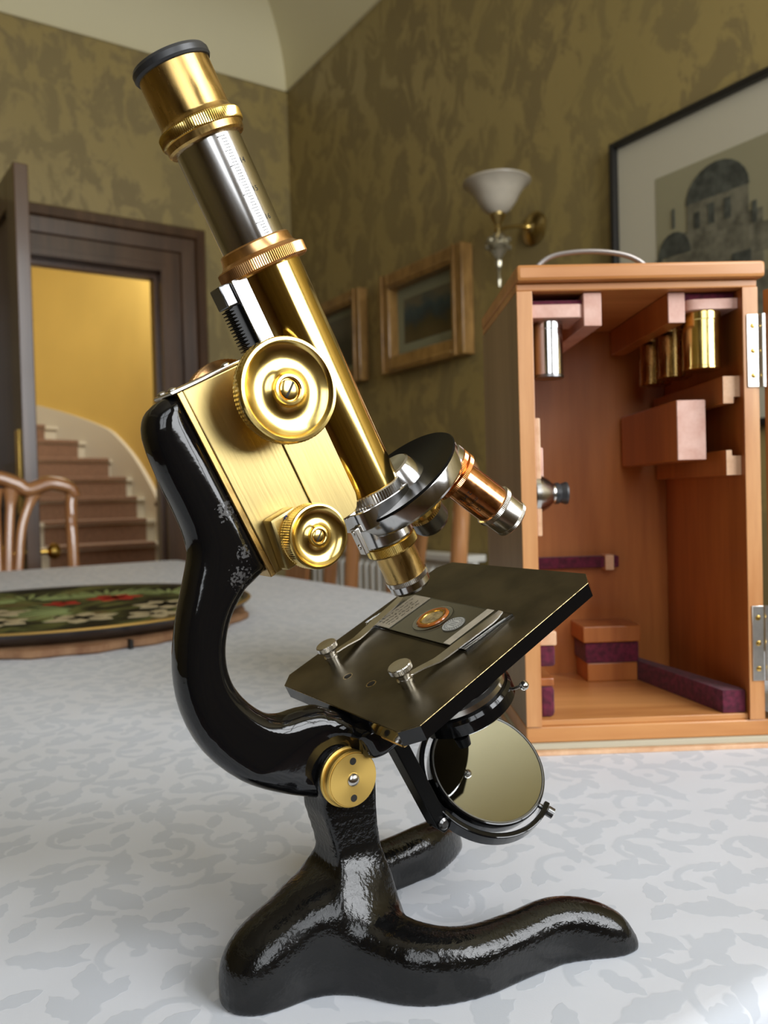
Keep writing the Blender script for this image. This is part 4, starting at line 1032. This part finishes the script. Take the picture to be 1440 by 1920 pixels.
RX = Matrix.Rotation(PI / 2, 4, 'Y')
MB().lathe([(0.0145, 0), (0.0145, 0.003), (0.0105, 0.010), (0.0072, 0.0135), (0.0070, 0.015)], 40, RX).build('cone', M['nickel'], ey)
MB().lathe([(0.0066, 0.0145), (0.0074, 0.0152), (0.0076, 0.0175), (0.0066, 0.019), (0.0080, 0.0225), (0.0078, 0.0238), (1e-5, 0.0238)], 40, RX).build('eye_end', M['ebonite'], ey)

# ------------------------------------------------------------------ painted tray on a wooden board
tc_ = Vector((-0.485, 1.20, 0))
bd = empty('wooden_board', tc_); tag(bd, 'round rough-edged wooden board under the painted tray', 'board')
m = MB(); n = 90; prof = []
random.seed(11)
vs = []; fs = []
for j, z in enumerate((0.0, 0.003, 0.010, 0.0125)):
    for k in range(n):
        a = 2 * PI * k / n; r = 0.268 + 0.004 * math.sin(k * 1.7) + 0.003 * math.sin(k * 0.61 + 1) - (0.004 if j in (0, 3) else 0)
        vs.append((r * math.cos(a), r * math.sin(a), z))
for j in range(3):
    for k in range(n):
        k2 = (k + 1) % n; fs.append((j * n + k, j * n + k2, (j + 1) * n + k2, (j + 1) * n + k))
fs += [tuple(range(n - 1, -1, -1)), tuple(3 * n + k for k in range(n))]
m.add(vs, fs).build('board', M['cork'], bd, 1, 0, True, 40)
for a in (-0.9, -1.75, 0.4, 2.2):
    MB().box(0.255, 0.2715, -0.002, 0.002, 0.001, 0.0118, Matrix.Rotation(a, 4, 'Z')).build('bark_split', M['ink'], bd)
def tray_face():
    m = bpy.data.materials.new('painted_flowers'); m.use_nodes = True
    nt = m.node_tree; b = nt.nodes['Principled BSDF']; b.inputs['Roughness'].default_value = 0.65; b.inputs['Specular IOR Level'].default_value = 0.15
    N = nt.nodes.new; L = nt.links.new
    tc = N('ShaderNodeTexCoord')
    n1 = N('ShaderNodeTexNoise'); n1.inputs['Scale'].default_value = 8; n1.inputs['Detail'].default_value = 4; n1.inputs['Distortion'].default_value = 1.2
    L(tc.outputs['Object'], n1.inputs['Vector'])
    r = N('ShaderNodeValToRGB'); e = r.color_ramp.elements
    e[0].position = 0.40; e[0].color = (0.008, 0.009, 0.006, 1)
    e[1].position = 0.72; e[1].color = (0.34, 0.29, 0.15, 1)
    for p, c in ((0.48, (0.035, 0.04, 0.014, 1)), (0.56, (0.14, 0.15, 0.045, 1)), (0.63, (0.10, 0.06, 0.025, 1))):
        x = e.new(p); x.color = c
    L(n1.outputs['Fac'], r.inputs[0]); L(r.outputs[0], b.inputs['Base Color'])
    return m
tr = empty('painted_tray', tc_ + Vector((0, 0, 0.0128))); tag(tr, 'round black tray painted with flowers and leaves, gold rim line', 'tray')
MB().lathe([(0.235, 0), (0.25, 0.002), (0.272, 0.013), (0.276, 0.017), (0.2765, 0.0195), (0.274, 0.0205), (0.270, 0.0195), (0.262, 0.0165), (1e-4, 0.0155)], 96).build('tray_body', M['tray_black'], tr)
MB().lathe([(0.2735, 0.0206), (0.2765, 0.0204), (0.278, 0.0185), (0.277, 0.0178)], 96, cap=False).build('gold_rim', M['gold_line'], tr)
MB().lathe([(1e-4, 0.0162), (0.255, 0.0164), (0.266, 0.0186), (0.266, 0.0180)], 96).build('painted_face', tray_face(), tr)
random.seed(5)
PET = {'red': mat('red_petal_paint', (0.42, 0.03, 0.02), 0.7, Specular_IOR_Level=0.15), 'cream': mat('cream_petal_paint', (0.50, 0.42, 0.26), 0.7, Specular_IOR_Level=0.15), 'leaf': mat('green_leaf_paint', (0.26, 0.31, 0.12), 0.7, Specular_IOR_Level=0.15)}
def petal_mesh(cx, cy, a, L_, w_, mtl, name):
    m = MB(); pts = [(-1, 0), (-0.6, 0.8), (0, 1), (0.6, 0.7), (1, 0), (0.6, -0.7), (0, -1), (-0.6, -0.8)]
    ca, sa = math.cos(a), math.sin(a)
    top = [(cx + (u * L_) * ca - v * w_ * sa, cy + (u * L_) * sa + v * w_ * ca) for u, v in pts]
    n = 8; m.add([(x, y, 0.0172) for x, y in top] + [(x, y, 0.0186) for x, y in top], [tuple(range(n - 1, -1, -1)), tuple(range(n, 2 * n))] + [(k, (k + 1) % n, (k + 1) % n + n, k + n) for k in range(n)])
    return m.build(name, mtl, tr)
for (cx_, cy_, col, n, s_) in ((0.05, 0.08, 'red', 6, 0.030), (-0.01, 0.02, 'red', 5, 0.02), (0.16, -0.02, 'cream', 7, 0.034), (0.08, -0.14, 'cream', 6, 0.034), (-0.02, -0.17, 'cream', 6, 0.03), (0.17, -0.12, 'cream', 5, 0.028), (-0.06, -0.08, 'cream', 5, 0.03)):
    for k in range(n):
        a = 2 * PI * k / n + cx_ * 9
        petal_mesh(cx_ + math.cos(a) * s_ * 0.7, cy_ + math.sin(a) * s_ * 0.7, a, s_ * 0.75, s_ * 0.42, PET[col], 'painted_petal')
for (cx_, cy_, a0, a1, n, r1) in ((0.13, 0.10, -0.3, 2.6, 16, 0.10), (0.03, 0.10, 0.6, 3.0, 12, 0.10), (-0.08, 0.06, 0.5, 3.6, 12, 0.09), (0.05, -0.06, 2.6, 4.6, 8, 0.10), (0.2, 0.02, -0.9, 0.9, 6, 0.045)):
    for k in range(n):
        a = a0 + (a1 - a0) * k / (n - 1); L_ = r1 * random.uniform(0.7, 1.0)
        petal_mesh(cx_ + math.cos(a) * (0.02 + L_ / 2), cy_ + math.sin(a) * (0.02 + L_ / 2), a, L_ / 2, 0.0042, PET['leaf'], 'painted_leaf')

# ------------------------------------------------------------------ dining chairs
def make_chair():
    c = empty('dining_chair')
    Hh = 1.03; hw = 0.212
    def yb(z): return 0.0 if z < 0.44 else -0.05 * ((z - 0.44) / 0.6) ** 1.3    # rake of the back (towards -y, away from the seat)
    for s_ in (-1, 1):
        pts = [(s_ * (hw - 0.02), -0.06, 0), (s_ * (hw - 0.012), 0.0, 0.22), (s_ * (hw - 0.01), 0.01, 0.44)] + [(s_ * (hw - 0.004 + 0.004 * (z > 0.9)), yb(z), z) for z in (0.6, 0.75, 0.88, 0.955, 0.985)]
        MB().sweep([tuple(p) for p in spline(pts, 5)], [0.019] * 11 + [0.0175] * 25, 14).build('back_post', M['chair_wood'], c)
        MB().sweep([(s_ * (hw - 0.01), 0.40, 0), (s_ * (hw - 0.01), 0.40, 0.42)], [0.014, 0.021], 14).build('front_leg', M['chair_wood'], c)
        MB().sweep([(s_ * (hw - 0.012), 0.0, 0.22), (s_ * (hw - 0.012), 0.40, 0.22)], 0.011, 10).build('stretcher', M['chair_wood'], c)
    rp = [(-hw - 0.012, 0.955), (-hw + 0.005, 0.985), (-hw + 0.06, 1.0), (-hw + 0.12, 0.982), (-0.06, 1.0), (0, 1.02), (0.06, 1.0), (hw - 0.12, 0.982), (hw - 0.06, 1.0), (hw - 0.005, 0.985), (hw + 0.012, 0.955)]
    pts = spline([(x, yb(z) - 0.012 * math.cos(x / hw * PI / 2), z) for x, z in rp], 5)
    MB().sweep([tuple(p) for p in pts], [0.021 + 0.008 * min(1, min(i, len(pts) - 1 - i) / 8) for i in range(len(pts))], 14, None, False, (0.8, 1.25), Vector((0, 1, 0))).build('top_rail', M['chair_wood'], c)
    for k in range(-2, 3):
        x0, x1 = k * 0.024, k * 0.034 + (0.022 * (1 if k > 0 else -1) if abs(k) == 2 else 0)
        xs = [(x0, 0.50), (x0 * 0.95, 0.62), (k * 0.028, 0.76), (k * 0.036, 0.88), (x1 + k * 0.012, 0.985)]
        pts = spline([(x, yb(z) - 0.012, z) for x, z in xs], 5)
        MB().sweep([tuple(p) for p in pts], [0.0135] * 18 + [0.017, 0.021, 0.024], 12, None, False, (1.0, 0.7), Vector((0, 1, 0))).build('back_slat', M['chair_wood'], c)
    MB().box(-hw + 0.02, hw - 0.02, -0.012, 0.012, 0.475, 0.51).build('shoe_rail', M['chair_wood'], c, 1, 0.004)
    MB().box(-hw + 0.005, hw - 0.005, 0.0, 0.42, 0.39, 0.44).build('seat_frame', M['chair_wood'], c, 1, 0.006)
    MB().box(-hw + 0.015, hw - 0.015, 0.02, 0.41, 0.44, 0.475).build('seat_pad', mat('seat_fabric', (0.30, 0.22, 0.10), 0.9, var=0.2, vscale=80), c, 1, 0.014)
    return c
ch = make_chair()
tag(ch, 'polished curved-back wooden chair at the table end beside the open door', 'chair', 'dining chairs round the table')
ch.matrix_world = ROOM @ T(1.475, 0.985, FLOOR)
c2 = copy_tree(ch); tag(c2, 'slat-back wooden chair in front of the white radiator, seen behind the microscope stage', 'chair', 'dining chairs round the table')
c2.matrix_world = ROOM @ T(0.83, 2.07, FLOOR) @ Matrix.Rotation(-PI / 2, 4, 'Z')
c3 = copy_tree(ch); tag(c3, 'slat-back wooden chair nearest the door wall on the radiator side, mostly hidden by brass block', 'chair', 'dining chairs round the table')
c3.matrix_world = ROOM @ T(0.82, 1.53, FLOOR) @ Matrix.Rotation(-PI / 2, 4, 'Z')

# ------------------------------------------------------------------ radiator on the picture wall
rd = empty('radiator'); rd.matrix_world = ROOM @ T(0.02, 0.28, FLOOR + 0.10)
tag(rd, 'white ribbed panel radiator low on the picture wall', 'radiator')
RL, RH = 1.15, 0.60
MB().box(0.03, 0.055, 0, RL, 0, RH).build('panel', M['radiator'], rd, 1, 0.004)
m0 = None
for k in range(23):
    m = MB(); y = 0.03 + k * 0.0495
    o = m.prism([(0.055, 0.02), (0.075, 0.04), (0.075, RH - 0.04), (0.055, RH - 0.02)], y - 0.013, y + 0.013).build('rib', M['radiator'], rd, 1, 0.004) if m0 is None else None
    if o is None:
        o = m0.copy(); COL.objects.link(o); o.parent = rd; o.location = (0, k * 0.0495, 0)
    else: m0 = o
MB().box(0.0, 0.08, -0.005, RL + 0.005, RH, RH + 0.025).build('top_grille', M['radiator'], rd, 1, 0.004)
for y in (0.1, RL - 0.1):
    MB().box(0.03, 0.05, y - 0.015, y + 0.015, -0.10, 0.0).build('foot', M['radiator'], rd)

# ------------------------------------------------------------------ pictures and wall lamp
def paint_mat(name, stops, scale, seed):
    m = bpy.data.materials.new(name); m.use_nodes = True
    nt = m.node_tree; b = nt.nodes['Principled BSDF']; b.inputs['Roughness'].default_value = 0.35
    N = nt.nodes.new; L = nt.links.new
    tc = N('ShaderNodeTexCoord'); sp = N('ShaderNodeSeparateXYZ'); L(tc.outputs['Object'], sp.inputs[0])
    n = N('ShaderNodeTexNoise'); n.inputs['Scale'].default_value = scale; n.inputs['Detail'].default_value = 5
    mp = N('ShaderNodeMapping'); mp.inputs['Location'].default_value = (seed, seed, 0); L(tc.outputs['Object'], mp.inputs[0]); L(mp.outputs[0], n.inputs['Vector'])
    a = N('ShaderNodeMath'); a.operation = 'MULTIPLY_ADD'; a.inputs[1].default_value = 0.17; L(n.outputs['Fac'], a.inputs[0]); L(sp.outputs['Z'], a.inputs[2])
    r = N('ShaderNodeValToRGB'); e = r.color_ramp.elements
    e[0].position = stops[0][0]; e[0].color = (*stops[0][1], 1); e[1].position = stops[-1][0]; e[1].color = (*stops[-1][1], 1)
    for p, c in stops[1:-1]: x = e.new(p); x.color = (*c, 1)
    L(a.outputs[0], r.inputs[0]); L(r.outputs[0], b.inputs['Base Color'])
    return m
def picture(name, q0, q1, z0, z1, fwid, fdep, mountw, mtl, mount_m, pic_m, label):
    e = empty(name); e.matrix_world = ROOM @ T(0.0, q0, z0)
    tag(e, label, 'picture')
    W_, H_ = q1 - q0, z1 - z0
    for (nm, pts) in (('frame_side', (0, fwid, 0, H_)), ('frame_side', (W_ - fwid, W_, 0, H_)), ('frame_bar', (fwid, W_ - fwid, 0, fwid)), ('frame_bar', (fwid, W_ - fwid, H_ - fwid, H_))):
        MB().box(0.002, fdep, *pts).build(nm, mtl, e, 1, min(0.006, fwid * 0.25))
        if fwid > 0.03:
            a, b, c, d = pts
            if nm == 'frame_side': MB().box(fdep - 0.004, fdep + 0.006, a + 0.008, a + 0.022, c, d).build('frame_bead', mtl, e, 1, 0.002)
            else: MB().box(fdep - 0.004, fdep + 0.006, a, b, c + 0.010, c + 0.022).build('frame_bead', mtl, e, 1, 0.002)
    MB().box(0.002, 0.010, fwid * 0.8, W_ - fwid * 0.8, fwid * 0.8, H_ - fwid * 0.8).build('mount_board', mount_m, e)
    i = fwid + mountw
    o = MB().box(0.0, 0.001, 0, W_ - 2 * i, 0, H_ - 2 * i).build('painting', pic_m, e); o.location = (0.0102, i, i)
    return e, i, W_, H_
land = paint_mat('landscape_paint', [(0.06, (0.10, 0.075, 0.03)), (0.13, (0.055, 0.05, 0.022)), (0.165, (0.020, 0.045, 0.055)), (0.20, (0.035, 0.075, 0.085)), (0.235, (0.14, 0.13, 0.085)), (0.40, (0.13, 0.11, 0.07))], 9, 2.0)
land2 = paint_mat('moor_paint', [(0.05, (0.045, 0.04, 0.02)), (0.16, (0.03, 0.03, 0.018)), (0.24, (0.10, 0.09, 0.06)), (0.40, (0.13, 0.12, 0.085))], 7, 5.0)
picture('landscape_picture', 0.797 * RS + 0.01, 1.286 * RS + 0.01, rz(0.637), rz(0.998), 0.062, 0.055, 0.045, M['frame_gold'], M['mount_green'], land, 'gilt-framed landscape painting of blue hills left of the wall lamp')
picture('small_picture', 0.20 * RS, 0.648 * RS, rz(0.64), rz(1.003), 0.055, 0.05, 0.03, M['frame_gold'], M['mount_green'], land2, 'gilt-framed dark painting nearest the room corner, half hidden by brass tube')
sky = paint_mat('faded_print_paper', [(0.0, (0.20, 0.18, 0.11)), (0.25, (0.27, 0.245, 0.15)), (0.75, (0.31, 0.285, 0.175))], 6, 1.0)
pe, pi_, PW, PH = picture('architectural_print', 1.883 * RS, 1.883 * RS + 1.0, rz(1.085) - 0.82, rz(1.085), 0.017, 0.03, 0.125, M['frame_black'], M['mount'], sky, 'large black-framed print of a domed building above the case')
# the printed building: domes, drum, windows and walls as thin inked shapes on the paper
INK1 = mat('print_grey_wash', (0.135, 0.125, 0.085), 0.6, var=0.4, vscale=30); INK2 = mat('print_dark_wash', (0.062, 0.066, 0.052), 0.6, var=0.4, vscale=40)
def pshape(poly, mtl, lay):
    MB().prism([(x, z) for x, z in poly], 0, 0.0005, Matrix(((0, 1, 0, 0.0114 + lay * 0.0006), (1, 0, 0, pi_), (0, 0, 1, pi_), (0, 0, 0, 1)))).build('printed_shape', mtl, pe)
def arcp(cx_, cz_, r, a0, a1, n=12, sq=1.0): return [(cx_ + r * math.cos(a0 + (a1 - a0) * k / n), cz_ + sq * r * math.sin(a0 + (a1 - a0) * k / n)) for k in range(n + 1)]
B0 = 0.10
pshape([(0.0, B0), (0.48, B0), (0.48, B0 + 0.11), (0.0, B0 + 0.14)], INK1, 0)
pshape([(0.03, B0 + 0.08), (0.30, B0 + 0.08), (0.30, B0 + 0.27), (0.03, B0 + 0.27)], INK1, 1)
pshape([(0.095, B0 + 0.25), (0.265, B0 + 0.25), (0.265, B0 + 0.335), (0.095, B0 + 0.335)], INK1, 2)
pshape(arcp(0.18, B0 + 0.335, 0.088, 0, PI, 12, 0.95), INK2, 2)
pshape(arcp(0.055, B0 + 0.22, 0.05, 0, PI, 10, 1.2), INK2, 3)
pshape([(0.262, B0 + 0.17), (0.42, B0 + 0.17), (0.42, B0 + 0.235), (0.262, B0 + 0.235)], INK1, 2)
for x, z, w_, h in ((0.125, 0.27, 0.016, 0.04), (0.165, 0.27, 0.018, 0.05), (0.21, 0.27, 0.018, 0.05), (0.10, 0.13, 0.03, 0.05), (0.06, 0.03, 0.02, 0.05), (0.13, 0.02, 0.015, 0.05), (0.19, 0.02, 0.015, 0.05), (0.245, 0.05, 0.05, 0.13), (0.18, 0.13, 0.035, 0.03), (0.33, 0.06, 0.02, 0.1), (0.38, 0.06, 0.02, 0.1), (0.43, 0.05, 0.03, 0.05), (0.02, 0.02, 0.025, 0.10), (0.28, 0.24, 0.012, 0.05), (0.33, 0.24, 0.01, 0.04), (0.38, 0.24, 0.012, 0.05), (0.055, 0.29, 0.008, 0.05), (0.008, 0.15, 0.02, 0.07)):
    pshape([(x - w_ / 2, B0 + z), (x + w_ / 2, B0 + z), (x + w_ / 2, B0 + z + h), (x - w_ / 2, B0 + z + h)], INK2, 4)
# wall lamp
wl = empty('wall_lamp'); wl.matrix_world = ROOM @ T(0.0, 1.58 * RS, rz(0.96))
tag(wl, 'brass wall lamp with an upturned opal glass shade and cut-glass drop', 'wall lamp')
MB().lathe([(0.052, 0.001), (0.052, 0.008), (0.040, 0.016), (0.018, 0.022), (0.008, 0.03), (1e-4, 0.031)], 32, Matrix.Rotation(PI / 2, 4, 'Y')).build('wall_plate', M['ant_brass'], wl)
MB().lathe([(0.009, 0.028), (0.011, 0.034), (0.007, 0.040), (1e-4, 0.041)], 20, Matrix.Rotation(PI / 2, 4, 'Y')).build('finial', M['brass'], wl)
OX = 0.155
MB().sweep([tuple(p) for p in spline([(0.02, 0, 0.0), (0.07, 0, -0.004), (0.12, 0, -0.016), (OX, 0, -0.03)], 5)], 0.0055, 12).build('arm', M['ant_brass'], wl)
MB().lathe([(0.008, -0.005), (0.013, 0.008), (0.008, 0.02), (0.012, 0.028), (0.024, 0.048), (0.024, 0.055), (0.01, 0.056)], 24, T(OX, 0, -0.035)).build('cup', M['ant_brass'], wl)
MB().lathe([(0.020, 0.052), (0.040, 0.066), (0.058, 0.092), (0.074, 0.125), (0.092, 0.150), (0.104, 0.158), (0.105, 0.162), (0.101, 0.161), (0.088, 0.154), (0.070, 0.128), (0.054, 0.095), (0.036, 0.069), (0.018, 0.056)], 48, T(OX, 0, -0.028) @ Matrix.Diagonal((0.98, 0.98, 0.88, 1))).build('shade', M['opal'], wl)
MB().lathe([(1e-4, -0.085), (0.012, -0.075), (0.026, -0.055), (0.034, -0.035), (0.032, -0.018), (0.020, -0.006), (0.010, 0.002)], 9, T(OX, 0, -0.04)).build('cut_glass_bowl', M['crystal'], wl, smooth=False)
for k in range(12):
    a = 2 * PI * k / 12; MB().ball((OX + 0.033 * math.cos(a), 0.033 * math.sin(a), -0.062 - 0.02 * (k % 2)), 0.009, 6, 4).build('glass_bead', M['crystal'], wl, smooth=False)
MB().lathe([(1e-4, -0.165), (0.004, -0.16), (0.007, -0.14), (0.004, -0.115), (0.009, -0.10), (0.012, -0.085), (0.006, -0.075)], 8, T(OX, 0, -0.04)).build('glass_drop', M['crystal'], wl, smooth=False)
